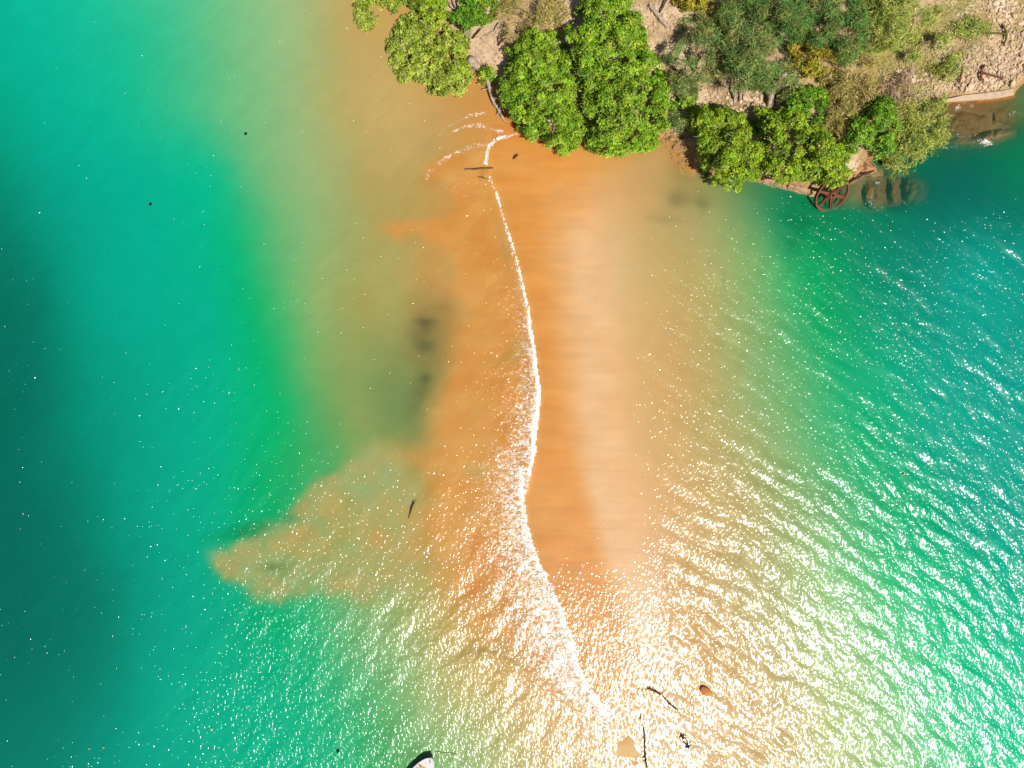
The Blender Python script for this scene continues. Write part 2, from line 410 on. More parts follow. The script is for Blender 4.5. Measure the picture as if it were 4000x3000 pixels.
# rows of colours read across the water
ROWS = {
 -40: [(0,4,190,154),(220,12,196,158),(400,36,202,156),(600,70,205,150),(800,108,204,142),(950,140,204,138),(1100,168,200,132),(1220,182,190,120),(1340,200,178,104)],
 200: [(0,0,185,150),(220,5,192,155),(330,20,195,155),(500,30,198,148),(660,62,200,145),(770,85,200,140),(880,115,200,135),(1000,140,200,135),(1100,160,198,132),(1200,172,190,122),(1280,185,182,112),(1380,203,176,102)],
 460: [(0,0,170,136),(180,0,182,148),(400,6,192,152),(600,34,197,146),(780,70,199,140),(950,120,198,132),(1100,150,195,128),(1250,178,186,116),(1380,198,178,104)],
 700: [(0,0,150,118),(130,0,165,135),(270,0,175,145),(540,0,185,150),(740,0,194,145),(860,20,194,140),(930,75,195,130),(1070,130,192,125),(1210,160,190,122),(1330,174,182,112),(1400,186,172,100),(1560,192,170,94)],
 950: [(0,0,130,104),(170,0,152,124),(320,0,170,140),(600,0,184,148),(800,0,192,140),(920,10,192,126),(980,50,192,118),(1090,108,190,118),(1220,150,188,116),(1350,168,178,104),(1480,184,170,94)],
 1200: [(0,0,118,96),(150,0,130,105),(230,0,152,124),(400,0,172,142),(700,0,182,145),(860,0,186,140),(960,0,190,115),(1010,40,190,110),(1090,85,190,112),(1200,140,188,112),(1330,160,178,102),(1450,176,164,88)],
 1430: [(0,0,114,94),(160,0,124,101),(270,0,146,118),(450,0,166,136),(700,0,180,143),(880,0,187,138),(1020,0,190,114),(1080,34,188,108),(1180,100,186,108),(1300,140,174,98),(1420,150,168,92)],
 1650: [(0,0,112,92),(150,0,122,100),(300,0,145,118),(450,0,160,132),(650,0,175,142),(850,0,186,140),(1050,0,190,115),(1130,20,188,105),(1200,70,182,105),(1300,110,172,94),(1400,150,168,90)],
 2000: [(0,0,112,93),(180,0,118,98),(350,0,138,112),(480,0,158,130),(650,0,174,140),(850,0,182,136),(1000,0,182,112)],
 2400: [(0,0,112,95),(250,0,120,100),(430,0,134,110),(540,0,157,130),(680,0,172,140),(800,0,178,140),(1100,0,185,118),(1250,70,190,120),(1400,130,184,112)],
 2700: [(0,0,118,99),(250,0,127,106),(450,0,150,124),(600,0,172,140),(800,0,182,140),(1000,0,187,138),(1180,10,189,132),(1330,60,190,122)],
 3000: [(0,0,128,107),(250,0,140,116),(500,0,164,135),(700,0,178,142),(900,0,186,140),(1100,0,188,138),(1280,24,190,130),(1400,50,188,118)]}
ROWS_R = {
 1000: [(2250,240,190,135),(2330,243,200,150),(2450,225,190,125),(2600,208,178,108),(2750,190,178,108),(2850,160,182,108),(2950,125,180,105),(3080,60,180,105),(3130,0,170,92),(3200,0,165,95),(3300,0,152,100),(3400,0,146,106),(3550,0,142,112),(3700,0,152,130),(3850,0,164,141),(4000,0,157,136)],
 1250: [(2300,244,198,146),(2450,230,188,120),(2620,212,177,108),(2780,190,178,107),(2900,155,182,109),(3020,115,183,108),(3130,60,182,108),(3190,0,176,98),(3300,0,172,108),(3450,0,165,122),(3650,0,162,134),(3850,0,169,144),(4000,0,164,142)],
 1500: [(2300,246,198,140),(2450,235,185,115),(2650,215,175,105),(2800,190,178,105),(2950,150,182,110),(3100,105,185,110),(3220,60,185,115),(3285,4,182,115),(3450,0,182,130),(3700,0,175,145),(4000,0,172,148)],
 1750: [(2350,245,194,132),(2550,228,181,112),(2750,202,178,107),(2900,178,180,108),(3050,142,183,110),(3180,100,186,112),(3320,50,188,116),(3420,4,186,118),(3600,0,180,136),(3850,0,176,146),(4000,0,174,147)],
 2000: [(2450,243,185,120),(2650,228,180,112),(2850,205,178,108),(3050,170,180,108),(3200,130,185,112),(3400,60,190,120),(3550,10,188,120),(3750,0,180,140),(4000,0,175,145)]}
_keep = ~(((CP[:, 0] < 1400) | ((CP[:, 0] < 1480) & (CP[:, 1] < 1200))) | ((CP[:, 0] > 2210) & (CP[:, 1] > 860) & (CP[:, 1] < 2150)))
CP = np.vstack([CP[_keep]] + [np.array([(x, y, r, g, b) for x, r, g, b in row], float) for D in (ROWS, ROWS_R) for y, row in D.items()])
PATCH = [  # dark weed and turbid swirls: x, y, rx, ry, colour, strength
 (1668,1272,44,30,(88,88,48),0.8),(1650,1310,40,34,(104,102,56),0.65),(1660,1356,42,28,(94,96,52),0.75),(1652,1430,34,36,(120,120,64),0.5),(1690,1215,60,18,(136,118,64),0.6),(1640,1400,70,24,(140,128,68),0.5),
 (1660,1492,26,26,(70,82,48),0.95),(1636,1536,30,34,(104,114,64),0.8),(1612,1590,32,40,(112,122,68),0.6),(1600,1660,36,44,(120,132,72),0.45),(1640,1180,60,30,(170,146,78),0.5),
 (1010,2060,46,18,(0,136,72),0.8),(950,2085,60,22,(0,138,76),0.8),(1075,2225,50,16,(118,126,60),0.7),(860,2110,80,20,(0,160,92),0.6),(1120,2030,60,20,(20,150,84),0.5),
 (1900,2560,120,22,(190,158,80),0.4),(2010,2600,80,20,(196,162,86),0.35),(1830,2550,140,26,(176,160,82),0.35),
 (3080,940,40,60,(0,118,62),0.5),(3120,860,70,40,(0,120,70),0.5),(2650,770,40,26,(108,104,60),0.6),(2740,790,24,30,(96,104,60),0.6),(2600,850,60,20,(150,132,80),0.4)]
ORANGE = [(1905,560),(1800,585),(1720,610),(1660,640),(1640,690),(1650,730),(1690,760),(1700,800),(1690,830),(1600,836),(1520,850),(1470,890),(1480,920),(1560,950),(1630,935),(1690,960),(1720,1010),(1690,1060),
 (1700,1110),(1760,1160),(1790,1230),(1770,1290),(1750,1380),(1720,1440),(1690,1500),(1660,1560),(1640,1640),(1640,1720),(1600,1730),(1560,1750),(1550,1790),(1580,1830),(1630,1870),(1640,1930),(1610,2010),(1620,2090),(1640,2160),(1660,2240),(1720,2300),(1760,2400),(1800,2480),(1880,2540),(2000,2600),(2160,2700),(2260,2760),(2370,2800),
 (2300,2680),(2200,2420),(2120,2240),(2060,2080),(2060,1860),(2100,1560),(2070,1250),(2000,950),(1920,720),(1895,640)]
PLUME = [(805,2165),(850,2130),(880,2140),(930,2090),(1000,2080),(1040,2040),(1120,2010),(1180,1940),(1250,1880),(1330,1830),(1400,1760),(1480,1740),(1560,1760),(1640,1880),(1660,2050),(1640,2250),(1560,2330),(1420,2340),(1280,2350),(1180,2330),(1100,2360),(1040,2330),(1000,2350),(930,2290),(870,2280),(830,2250)]

FRONT_XY = [(1905, 560), (1900, 640), (1912, 692), (1945, 768), (1990, 920), (2040, 1100), (2080, 1320), (2104, 1500), (2098, 1620), (2086, 1780), (2044, 1950), (2086, 2140), (2160, 2300), (2238, 2500), (2300, 2680), (2390, 2800)]
def _phi(r2): return np.sqrt(r2 + 60.0 ** 2)
_ax, _ay = CP[:, 0], CP[:, 1] / 1.2
_K = _phi((_ax[:, None] - _ax[None]) ** 2 + (_ay[:, None] - _ay[None]) ** 2) - 14.0 * np.eye(len(CP))
_A = np.block([[_K, np.ones((len(CP), 1))], [np.ones((1, len(CP))), np.zeros((1, 1))]])
_W = np.linalg.solve(_A, np.vstack([CP[:, 2:5], np.zeros((1, 3))]))
def idw(px, py):
    """smooth spline through the sampled colours"""
    out = np.zeros((len(px), 3)) + _W[-1]
    for k in range(len(CP)):
        out += _phi((px - _ax[k]) ** 2 + (py / 1.2 - _ay[k]) ** 2)[:, None] * _W[k]
    return np.clip(out, 0, 250)
def water_colour(X, Y):
    """colour (0-255, as seen in sun) of the sediment-laden water for points on the surface"""
    px, py = PX(X, Y)
    qx = np.clip(px, -60, 4060); qy = np.clip(py, -60, 3060)
    wx = 40 * fbm(X * 0.13, Y * 0.13, 31, 5, 0.6); wy = 40 * fbm(X * 0.13, Y * 0.13, 57, 5, 0.6)
    sx, sy = qx + wx, qy + wy
    col = idw(sx, sy)
    cl = 46 * fbm(X * 0.42, Y * 0.42, 71, 5, 0.62)          # billowing edges
    d = sdf(px + wx * 0.4, py + wy * 0.4, PLUME) + cl
    m = (sstep(38, -46, d) * (0.95 + 0.3 * fbm(X * 0.5, Y * 0.5, 92, 4)))[:, None]
    m = np.clip(m, 0, 1)
    t = fbm(X * 0.22, Y * 0.22, 91, 5, 0.6)
    pc = np.array([184, 176, 106.]) + t[:, None] * np.array([44, -14, -26.])
    col = col * (1 - 0.93 * m) + pc * 0.93 * m
    d = sdf(px, py, ORANGE) + 0.62 * cl + 10 * fbm(X * 1.4, Y * 1.4, 5, 3)
    soft = np.interp(py, [500, 900, 1400, 1700, 2300], [16, 26, 40, 80, 80])
    m = sstep(soft, -1.6 * soft, d)[:, None]
    fade = sstep(2800, 2450, py)[:, None]
    oc = np.array([229, 160, 77.]) + (fbm(X * 0.35, Y * 0.5, 44, 4)[:, None]) * np.array([6, 18, 20.])
    # turbid slack patches seen on the outer side of the swash
    gr = sstep(0.1, 0.55, fbm(X * 0.28 + 3, Y * 0.28, 14, 4) + sstep(-110, 0, d) * 0.45 - 0.15)[:, None]
    oc = oc * (1 - 0.55 * gr) + np.array([196, 160, 88.]) * 0.55 * gr
    col = col * (1 - m * 0.95) + oc * m * 0.95
    # the bar itself: wet golden strip beside the wash, pale dry-looking crest, tan flank
    bx = np.interp(py, [560, 620, 700, 1000, 1300, 1600, 1850, 2050, 2250, 2400, 2600], [2330, 2210, 2160, 2185, 2205, 2235, 2280, 2325, 2375, 2430, 2520]) + 14 * fbm(X * 0.25, Y * 0.12, 23, 3)
    fx = np.interp(py, [p[1] for p in FRONT_XY], [p[0] for p in FRONT_XY])
    span = sstep(500, 640, py) * sstep(2800, 2350, py)
    gold = np.array([234, 166, 80.]) + fbm(X * 0.3, Y * 0.9, 24, 3)[:, None] * np.array([4, 9, 12.])
    pale = np.array([241, 200, 150.]) + fbm(X * 0.3, Y * 0.5, 25, 3)[:, None] * np.array([4, 8, 12.])
    edge = np.interp(py, [600, 1200, 1900, 2500], [130, 110, 52, 50])
    barc = gold + (pale - gold) * (sstep(-edge, edge, px - bx) * sstep(580, 1000, py + 60 * fbm(X * 0.2, Y * 0.2, 26, 3)))[:, None]
    wbar = (span * sstep(-30, 15, px - fx) * sstep(np.interp(py, [600, 1500, 2400], [300, 330, 260]), 60, px - bx))[:, None]
    col = col * (1 - wbar) + barc * wbar
    for x, y, rx, ry, c, s in PATCH:
        e = ((px - x + wx * 0.5) / rx) ** 2 + ((py - y + wy * 0.5) / ry) ** 2
        m = (s * np.exp(-e * 0.8) * (0.75 + 0.5 * fbm(X * 0.6, Y * 1.3, 63, 3)))[:, None]
        m = np.clip(m, 0, 1)
        col = col * (1 - m) + np.array(c, float) * m
    col = col * (1 + 0.025 * fbm(X * 0.6, Y * 0.9, 12, 5, 0.65)[:, None] + (0.045 * wbar[:, 0] * fbm(X * 0.35 + Y * 0.12, Y * 3.2, 13, 3))[:, None])
    return np.clip(col, 0, 252)

def grid_axis(lo, hi, step, far):
    core = np.arange(lo, hi + 1e-6, step)
    ext = []; s = step; x = hi
    while x < far:
        s *= 1.6; x += s; ext.append(x)
    ext = np.array(ext)
    return np.concatenate([(lo - (ext - hi))[::-1], core, ext])
def sheet(step):
    xs = grid_axis(-56, 56, step, 520); ys = grid_axis(-43, 46, step, 520)
    X, Y = np.meshgrid(xs, ys)
    nx, ny = len(xs), len(ys)
    idx = np.arange(nx * ny).reshape(ny, nx)
    F = np.stack([idx[:-1, :-1], idx[:-1, 1:], idx[1:, 1:], idx[1:, :-1]], -1).reshape(-1, 4)
    return X.ravel(), Y.ravel(), F

# ------------------------------------------------------------------ ground sheet (sea bed, bar and bank)
gX, gY, gF = sheet(0.26)
gZ = ground_z(gX, gY)
px, py = PX(gX, gY, gZ)
land_d = sdf(px, py, SHORE) / 40.0
gcol = water_colour(gX, gY)
sandy = np.array([226, 164, 92.]) + fbm(gX * 0.5, gY * 0.8, 41, 4)[:, None] * np.array([8, 14, 18.])
wsand = (sstep(2.0, 0.3, np.abs(land_d)) * (px < 2720) * sstep(1840, 1960, px))[:, None]
gcol = gcol * (1 - wsand) + np.where((px < 2400)[:, None], np.array([232, 158, 82.]), sandy) * wsand
earth = np.array([240, 208, 170.]) + fbm(gX * 0.45, gY * 0.45, 77, 5)[:, None] * np.array([26, 30, 34.])
ochre = np.array([188, 140, 84.]) + fbm(gX * 0.6, gY * 0.6, 78, 4)[:, None] * np.array([24, 24, 22.])
leafl = np.array([190, 160, 108.]) + fbm(gX * 0.9, gY * 0.9, 79, 4)[:, None] * np.array([40, 34, 24.])
near_w = sstep(-1.6, -0.1, land_d)[:, None]
litter = sstep(-0.05, 0.35, fbm(gX * 0.3, gY * 0.3, 80, 4) + 0.35 * sstep(2650, 3050, px) * sstep(3700, 3400, px) - 0.1)[:, None]
grassy = (sstep(3300, 3450, px) * sstep(-0.15, 0.35, fbm(gX * 0.35, gY * 0.35, 83, 4) + 0.5 * sstep(3900, 3500, px) - 0.15))[:, None]
lc = earth * (1 - litter * 0.75) + leafl * litter * 0.75
lc = lc * (1 - 0.7 * grassy) + np.array([176, 160, 84.]) * 0.7 * grassy
lc = lc * (1 - near_w * 0.8) + ochre * near_w * 0.8
reef = sstep(3180, 3330, px) * sstep(620, 560, 0 * px) * sstep(9.5, 5.5, land_d)
rocky = (sstep(3200, 3300, px) * sstep(6.0, 2.0, land_d) * (land_d > -0.3))[:, None]
gcol = gcol * (1 - rocky) + (np.array([126, 100, 52.]) + fbm(gX * 0.8, gY * 0.8, 60, 4)[:, None] * 40) * rocky
isl = sstep(0.15, -0.35, land_d)[:, None]
gcol = gcol * (1 - isl) + lc * isl
spit = np.exp(-(((px - 2430) / 80) ** 2 + ((py - 2960) / 140) ** 2) ** 2)[:, None]
gcol = gcol * (1 - spit) + (np.array([240, 190, 124.]) + fbm(gX * 0.8, gY * 1.2, 33, 4)[:, None] * np.array([10, 26, 40.])) * spit
m, nt, out = new_mat('sand_and_earth')
at = N(nt, 'ShaderNodeAttribute', attribute_name='tint')
at2 = N(nt, 'ShaderNodeAttribute', attribute_name='dry')
geo = N(nt, 'ShaderNodeNewGeometry')
v = geo.outputs['Position']
c = mixc(nt, math_n(nt, 'MULTIPLY', at2.outputs['Fac'], 0.55), at.outputs['Color'], mixc(nt, 1.0, at.outputs['Color'], ramp_n(nt, noise_n(nt, v, 2.6, 6, 0.65), [(0.35, (0.66, 0.58, 0.48)), (0.65, (1.42, 1.38, 1.32))]), 'MULTIPLY'))
p = N(nt, 'ShaderNodeBsdfPrincipled'); p.inputs['Roughness'].default_value = 0.8; p.inputs['Specular IOR Level'].default_value = 0.2
nt.links.new(c, p.inputs['Base Color'])
b = N(nt, 'ShaderNodeBump'); b.inputs['Distance'].default_value = 0.06
nt.links.new(math_n(nt, 'MULTIPLY', noise_n(nt, v, 3.5, 7, 0.7), math_n(nt, 'MULTIPLY_ADD', at2.outputs['Fac'], 1.0)), b.inputs['Height'])
nt.links.new(b.outputs[0], p.inputs['Normal'])
nt.links.new(p.outputs[0], out.inputs[0])
M_GROUND = m
ground = add('ground', mesh_np('ground', np.stack([gX, gY, gZ], 1), gF, alb(gcol), True, {'dry': sstep(0.05, -0.5, land_d)}), M_GROUND)
tag(ground, 'sandbar of orange sand running from a pale rocky bank under the sea', kind='structure')

# ------------------------------------------------------------------ water sheet
FRONT_A = [(2022,520),(1990,532),(1960,537),(1930,550),(1912,568),(1903,600),(1898,640)]
FRONT_B = [(1912,692),(1928,722),(1945,768),(1962,830),(1990,920),(2015,1000),(2040,1100),(2062,1200),(2080,1320),(2094,1420),(2104,1500),(2108,1550),(2098,1620),(2090,1700),(2086,1780),(2072,1852)]
FRONT_C = [(2038,1850),(2044,1950),(2058,2050),(2086,2140),(2118,2220),(2160,2300),(2200,2400),(2238,2500),(2262,2600),(2300,2680),(2345,2740),(2390,2800)]
LACES = [[(1718,532),(1728,508),(1760,488),(1800,468),(1850,448),(1900,440)],[(1775,512),(1815,494),(1860,490),(1910,498),(1960,512)],[(1915,566),(1880,566),(1840,574),(1800,592),(1750,610),(1700,650),(1670,690)]]
GLINT_LINES = [[(2150,2300),(2195,2210),(2236,2150)],[(2232,2300),(2262,2240),(2280,2205)],[(2236,2450),(2330,2372),(2440,2306)],[(2372,2330),(2400,2280),(2446,2228)],[(2300,2510),(2390,2410),(2480,2340)],[(2190,2290),(2206,2250)],[(2450,2270),(2500,2290),(2540,2296)],[(2340,2560),(2460,2470),(2600,2400)],[(2280,2330),(2300,2290)]]  # sun glints on small ripples, painted in as thin broken foam
CREASE = [(1880,2545),(1960,2570),(2040,2620),(2130,2680),(2220,2740),(2290,2785)]
wX, wY, wF = sheet(0.13)
px, py = PX(wX, wY)
# colour field: worked out on a coarse lattice, then interpolated
cxs = np.arange(-60, 60.01, 0.35); cys = np.arange(-46, 50.01, 0.35)
CXg, CYg = np.meshgrid(cxs, cys)
cfield = water_colour(CXg.ravel(), CYg.ravel()).reshape(len(cys), len(cxs), 3)
def lookup(field, X, Y):
    fx = np.clip((X - cxs[0]) / 0.35, 0, len(cxs) - 1.001); fy = np.clip((Y - cys[0]) / 0.35, 0, len(cys) - 1.001)
    ix = fx.astype(int); iy = fy.astype(int); tx = (fx - ix)[:, None]; ty = (fy - iy)[:, None]
    return (field[iy, ix] * (1 - tx) + field[iy, ix + 1] * tx) * (1 - ty) + (field[iy + 1, ix] * (1 - tx) + field[iy + 1, ix + 1] * tx) * ty
tint = lookup(cfield, wX, wY)
dfield = (sdf(*PX(CXg.ravel(), CYg.ravel()), SHORE) / 40.0).reshape(len(cys), len(cxs), 1)
shore_d = lookup(dfield, wX, wY)[:, 0]
zfield = ground_z(CXg.ravel(), CYg.ravel()).reshape(len(cys), len(cxs), 1)
bed_z = lookup(zfield, wX, wY)[:, 0]
crest_x = np.interp(py, [q[1] for q in CREST], [q[0] for q in CREST])
front_x = np.interp(py, [600] + [q[1] for q in FRONT_B] + [q[1] for q in FRONT_C[1:]], [1900] + [q[0] for q in FRONT_B] + [q[0] for q in FRONT_C[1:]])
core = (np.abs(wX) < 58) & (np.abs(wY) < 48)
# how much of the bottom the sediment hides
op = np.ones(len(wX))
bar = sstep(-10, 26, px - front_x) * sstep(260, 60, px - crest_x)
op = op * (1 - 0.85 * bar * (py > 480))
shallow = sstep(1.6, 0.1, shore_d) * (px < 2800) * sstep(1860, 1980, px)
op = np.minimum(op, 1 - 0.75 * shallow)
rk = np.exp(-(((px - 3440) / 190) ** 2 + ((py - 740) / 95) ** 2) ** 2)
rk2 = np.exp(-(((px - 3830) / 190) ** 2 + ((py - 480) / 95) ** 2) ** 2)
wheelz = np.exp(-(((px - 3252) / 84) ** 2 + ((py - 765) / 66) ** 2) ** 2)
stz = np.exp(-(((px - 2680) / 130) ** 2 + ((py - 640) / 70) ** 2) ** 2)
op = np.minimum(op, 1 - 0.88 * np.maximum.reduce([rk, rk2, 0.98 * wheelz, stz]))
# foam, and the ripple glints painted with it
foam = np.zeros(len(wX))
dA, _ = seg_dist(px, py, FRONT_A); dB, tB = seg_dist(px, py, FRONT_B); dC, tC = seg_dist(px, py, FRONT_C)
jag = 7 * fbm(wX * 1.2, wY * 1.2, 151, 3)
behind = px < front_x + 6 + jag
wB = np.interp(py, [690, 1000, 1300, 1500, 1700, 1850], [40, 80, 190, 290, 380, 380])
foam = np.maximum(foam, np.where(behind, (1 - np.clip(dB / wB, 0, 1)) * np.interp(py, [700, 1300, 1700], [0.42, 0.54, 0.60]), 0))
wC = np.interp(py, [1850, 2100, 2300, 2500, 2700, 2800], [340, 380, 460, 540, 480, 300])
foam = np.maximum(foam, np.where(behind, (1 - np.clip(dC / wC, 0, 1)) ** 0.7 * np.interp(py, [1850, 2200, 2500], [0.60, 0.62, 0.62]), 0))
lwB = np.interp(py, [690, 1000, 1300, 1500, 1700, 1850], [3, 4.5, 8, 14, 17, 11])
foam = np.maximum(foam, np.where(behind, sstep(1.5, 0.5, (dB + jag) / lwB) * 0.80, 0))
foam = np.maximum(foam, np.where(behind, sstep(2.0, 0.5, (dC + jag) / 14) * 0.66, 0))
foam = np.maximum(foam, sstep(13, 3, dA + jag) * 0.62)
for L, wid, s in zip(LACES + GLINT_LINES, (14, 24, 34) + (13,) * 9, (0.50, 0.53, 0.47) + (0.44,) * 9):
    d, _ = seg_dist(px, py, L); foam = np.maximum(foam, sstep(wid, 2, d + jag) * s)
eddy = np.exp(-(((px - 1890) / 110) ** 2 + ((py - 540) / 60) ** 2)); foam = np.maximum(foam, 0.36 * eddy)
for x, y, rx, ry, s in [(3850,556,52,23,0.61),(3750,525,29,29,0.43),(3400,782,25,34,0.50),(3430,715,18,14,0.55),(3740,420,27,29,0.50),(3790,410,29,25,0.47),(3720,575,60,10,0.55),(2660,675,16,20,0.50),(2730,690,50,26,0.38),(2790,720,50,14,0.42),(3960,450,60,40,0.40),(3420,800,70,50,0.36),(3560,800,90,40,0.33),(2370,2790,90,60,0.6),(3720,400,40,16,0.5),(3650,610,70,14,0.3)]:
    foam = np.maximum(foam, s * np.exp(-(((px - x) / rx) ** 2 + ((py - y) / ry) ** 2)))
foam = foam * (1 - 0.9 * np.clip(1.4 * np.exp(-(((px - 2440) / 70) ** 2 + ((py - 2970) / 130) ** 2) ** 2), 0, 1))
# how rough the wind and surf leave the surface
side = sstep(-30, 60, px - crest_x)
onbar = sstep(-40, 20, px - front_x) * sstep(260, 60, px - crest_x)
chop = 0.20 + 0.75 * sstep(2350, 3200, px) * sstep(650, 1200, py) + 0.62 * sstep(1600, 2500, py) * sstep(500, 1400, px) * (1 - side) + 0.45 * side * sstep(1500, 2300, py)
chop = np.maximum(chop, 0.55 * sstep(300, 60, np.minimum(dB, dC)) * (1 - side))
chop = chop * (1 - 0.90 * onbar * sstep(2500, 2150, py))
dcr, _ = seg_dist(px - 14, py + 22, CREASE); chop = chop * (1 - 0.5 * np.exp(-(dcr / 26.0) ** 2))
chop = np.clip(chop * (1 + 0.9 * fbm(wX * 0.10, wY * 0.16, 15, 3)), 0.06, 1.4)
# wave trains: many crossing components per side of the bar
wr = np.random.default_rng(77)
wxp = wX + 0.9 * fbm(wX * 0.13, wY * 0.13, 101, 3); wyp = wY + 0.9 * fbm(wX * 0.13, wY * 0.13, 102, 3)
def sea(mean, spread, n, lo, hi, slope):
    z = np.zeros(len(wX))
    for k in range(n):
        lam = lo * (hi / lo) ** wr.random(); ang = mean + wr.normal(0, spread)
        kk = 2 * math.pi / lam
        z += slope / kk * math.sqrt(2.0 / n) * np.sin(kk * (wxp * math.cos(ang) + wyp * math.sin(ang)) + wr.uniform(0, 6.28))
    return z
zr = sea(0.50, 0.55, 26, 0.42, 1.7, 0.105) + sea(0.42, 0.42, 14, 1.8, 4.0, 0.068)
zl = sea(2.55, 0.50, 24, 0.42, 1.7, 0.08) + sea(2.6, 0.35, 10, 2.0, 4.0, 0.055)
thin = 0.2 + 0.8 * sstep(0.05, 0.5, -bed_z)
wZ = (zr * side + zl * (1 - side)) * chop * np.where(onbar > 0.3, thin, 1.0)
d, _ = seg_dist(px, py, CREASE)
wZ = wZ + 0.08 * np.exp(-(d / 13.0) ** 2)
wZ = wZ + 0.10 * np.exp(-((np.minimum(dB, dC) - 20) / 20.0) ** 2) * behind
wZ = np.where(core, wZ, 0)
w, nt, out = new_mat('sea_water')
tc = N(nt, 'ShaderNodeNewGeometry'); v = tc.outputs['Position']
aT = N(nt, 'ShaderNodeAttribute', attribute_name='tint'); aP = N(nt, 'ShaderNodeAttribute', attribute_name='pack')
sx = N(nt, 'ShaderNodeSeparateColor'); nt.links.new(aP.outputs['Color'], sx.inputs[0])
oO, oF, oC = sx.outputs[0], sx.outputs[1], sx.outputs[2]
rip = noise_n(nt, mapping_n(nt, v, scale=(1, 0.62, 1), rot=(0, 0, 0.3)), 3.4, 1, 0.6, 0.0)
h = math_n(nt, 'ADD', math_n(nt, 'MULTIPLY', rip, 0.022), math_n(nt, 'MULTIPLY', math_n(nt, 'POWER', rip, 8.0), 1.5))
h = math_n(nt, 'MULTIPLY', h, oC)
bp = N(nt, 'ShaderNodeBump'); bp.inputs['Strength'].default_value = 1.0; bp.inputs['Distance'].default_value = 1.0
nt.links.new(h, bp.inputs['Height'])
# foam pattern
fsum = noise_n(nt, mapping_n(nt, v, scale=(1.0, 1.5, 1), rot=(0, 0, 0.25)), 2.2, 5, 0.74, 1.3)
thr = math_n(nt, 'SUBTRACT', 0.86, math_n(nt, 'MULTIPLY', oF, 0.72))
fm = N(nt, 'ShaderNodeMapRange'); fm.interpolation_type = 'SMOOTHSTEP'
nt.links.new(math_n(nt, 'SUBTRACT', fsum, thr), fm.inputs[0]); fm.inputs[1].default_value = -0.04; fm.inputs[2].default_value = 0.17
foamf = math_n(nt, 'MULTIPLY', math_n(nt, 'MULTIPLY', fm.outputs[0], 0.9), math_n(nt, 'GREATER_THAN', oF, 0.03))
body = N(nt, 'ShaderNodeBsdfDiffuse'); nt.links.new(aT.outputs['Color'], body.inputs['Color'])
clear = N(nt, 'ShaderNodeBsdfTransparent'); clear.inputs[0].default_value = (1, 0.985, 0.95, 1)
m1 = N(nt, 'ShaderNodeMixShader'); nt.links.new(oO, m1.inputs[0]); nt.links.new(clear.outputs[0], m1.inputs[1]); nt.links.new(body.outputs[0], m1.inputs[2])
white = N(nt, 'ShaderNodeBsdfDiffuse'); white.inputs[0].default_value = (0.78, 0.72, 0.66, 1); nt.links.new(bp.outputs[0], white.inputs['Normal'])
m2 = N(nt, 'ShaderNodeMixShader'); nt.links.new(foamf, m2.inputs[0]); nt.links.new(m1.outputs[0], m2.inputs[1]); nt.links.new(white.outputs[0], m2.inputs[2])
fr = N(nt, 'ShaderNodeFresnel'); fr.inputs[0].default_value = 1.58
gl = N(nt, 'ShaderNodeBsdfGlossy'); gl.distribution = 'BECKMANN'; gl.inputs['Roughness'].default_value = 0.30; nt.links.new(bp.outputs[0], gl.inputs['Normal'])
rg = N(nt, 'ShaderNodeMapRange'); nt.links.new(oC, rg.inputs[0]); rg.inputs[1].default_value = 0.1; rg.inputs[2].default_value = 0.7; rg.inputs[3].default_value = 0.16; rg.inputs[4].default_value = 0.27; nt.links.new(rg.outputs[0], gl.inputs['Roughness'])
gw = N(nt, 'ShaderNodeBsdfGlossy'); gw.distribution = 'BECKMANN'; gw.inputs['Roughness'].default_value = 0.43      # ripples finer than a pixel
gm = N(nt, 'ShaderNodeMixShader'); gm.inputs[0].default_value = 0.16; nt.links.new(gl.outputs[0], gm.inputs[1]); nt.links.new(gw.outputs[0], gm.inputs[2])
m3 = N(nt, 'ShaderNodeMixShader'); nt.links.new(fr.outputs[0], m3.inputs[0]); nt.links.new(m2.outputs[0], m3.inputs[1]); nt.links.new(gm.outputs[0], m3.inputs[2])
nt.links.new(m3.outputs[0], out.inputs[0])
M_WATER = w
wcol = np.clip(alb(tint) * (2 - op)[:, None], 0, 0.85)     # tint brightened to offset the shade the half-clear sheet casts below
wme = mesh_np('water', np.stack([wX, wY, wZ], 1), wF, wcol, True)
a = wme.attributes.new('pack', 'FLOAT_COLOR', 'POINT')
a.data.foreach_set('color', np.stack([op, foam, chop, np.ones(len(wX))], 1).astype(np.float32).ravel())
water = add('water', wme, M_WATER)
tag(water, 'green sea turning sandy over the bar and glittering in the sun', kind='structure')
print('setting done')
#@@OBJECTS
# ------------------------------------------------------------------ trees and shrubs
def leaves_arrays(P, Nn, size, col, rs, aspect=0.55, fold=0.18):
    """one pointed, slightly folded leaf (two triangles a side) per point"""
    n = len(P)
    Nn = Nn / (np.linalg.norm(Nn, axis=1, keepdims=True) + 1e-9)
    t = rs.normal(size=(n, 3)); t -= (t * Nn).sum(1, keepdims=True) * Nn; t /= (np.linalg.norm(t, axis=1, keepdims=True) + 1e-9)
    b = np.cross(Nn, t)
    L = size[:, None]
    v0 = P - t * L * 0.5; v2 = P + t * L * 0.5
    v1 = P + b * L * aspect * 0.5 + Nn * L * fold - t * L * 0.05
    v3 = P - b * L * aspect * 0.5 + Nn * L * fold - t * L * 0.05
    V = np.stack([v0, v1, v2, v3], 1).reshape(-1, 3)
    q = np.arange(n) * 4
    F = np.concatenate([np.stack([q, q + 1, q + 2], 1), np.stack([q, q + 2, q + 3], 1)])
    return V, F, np.repeat(col, 4, axis=0)
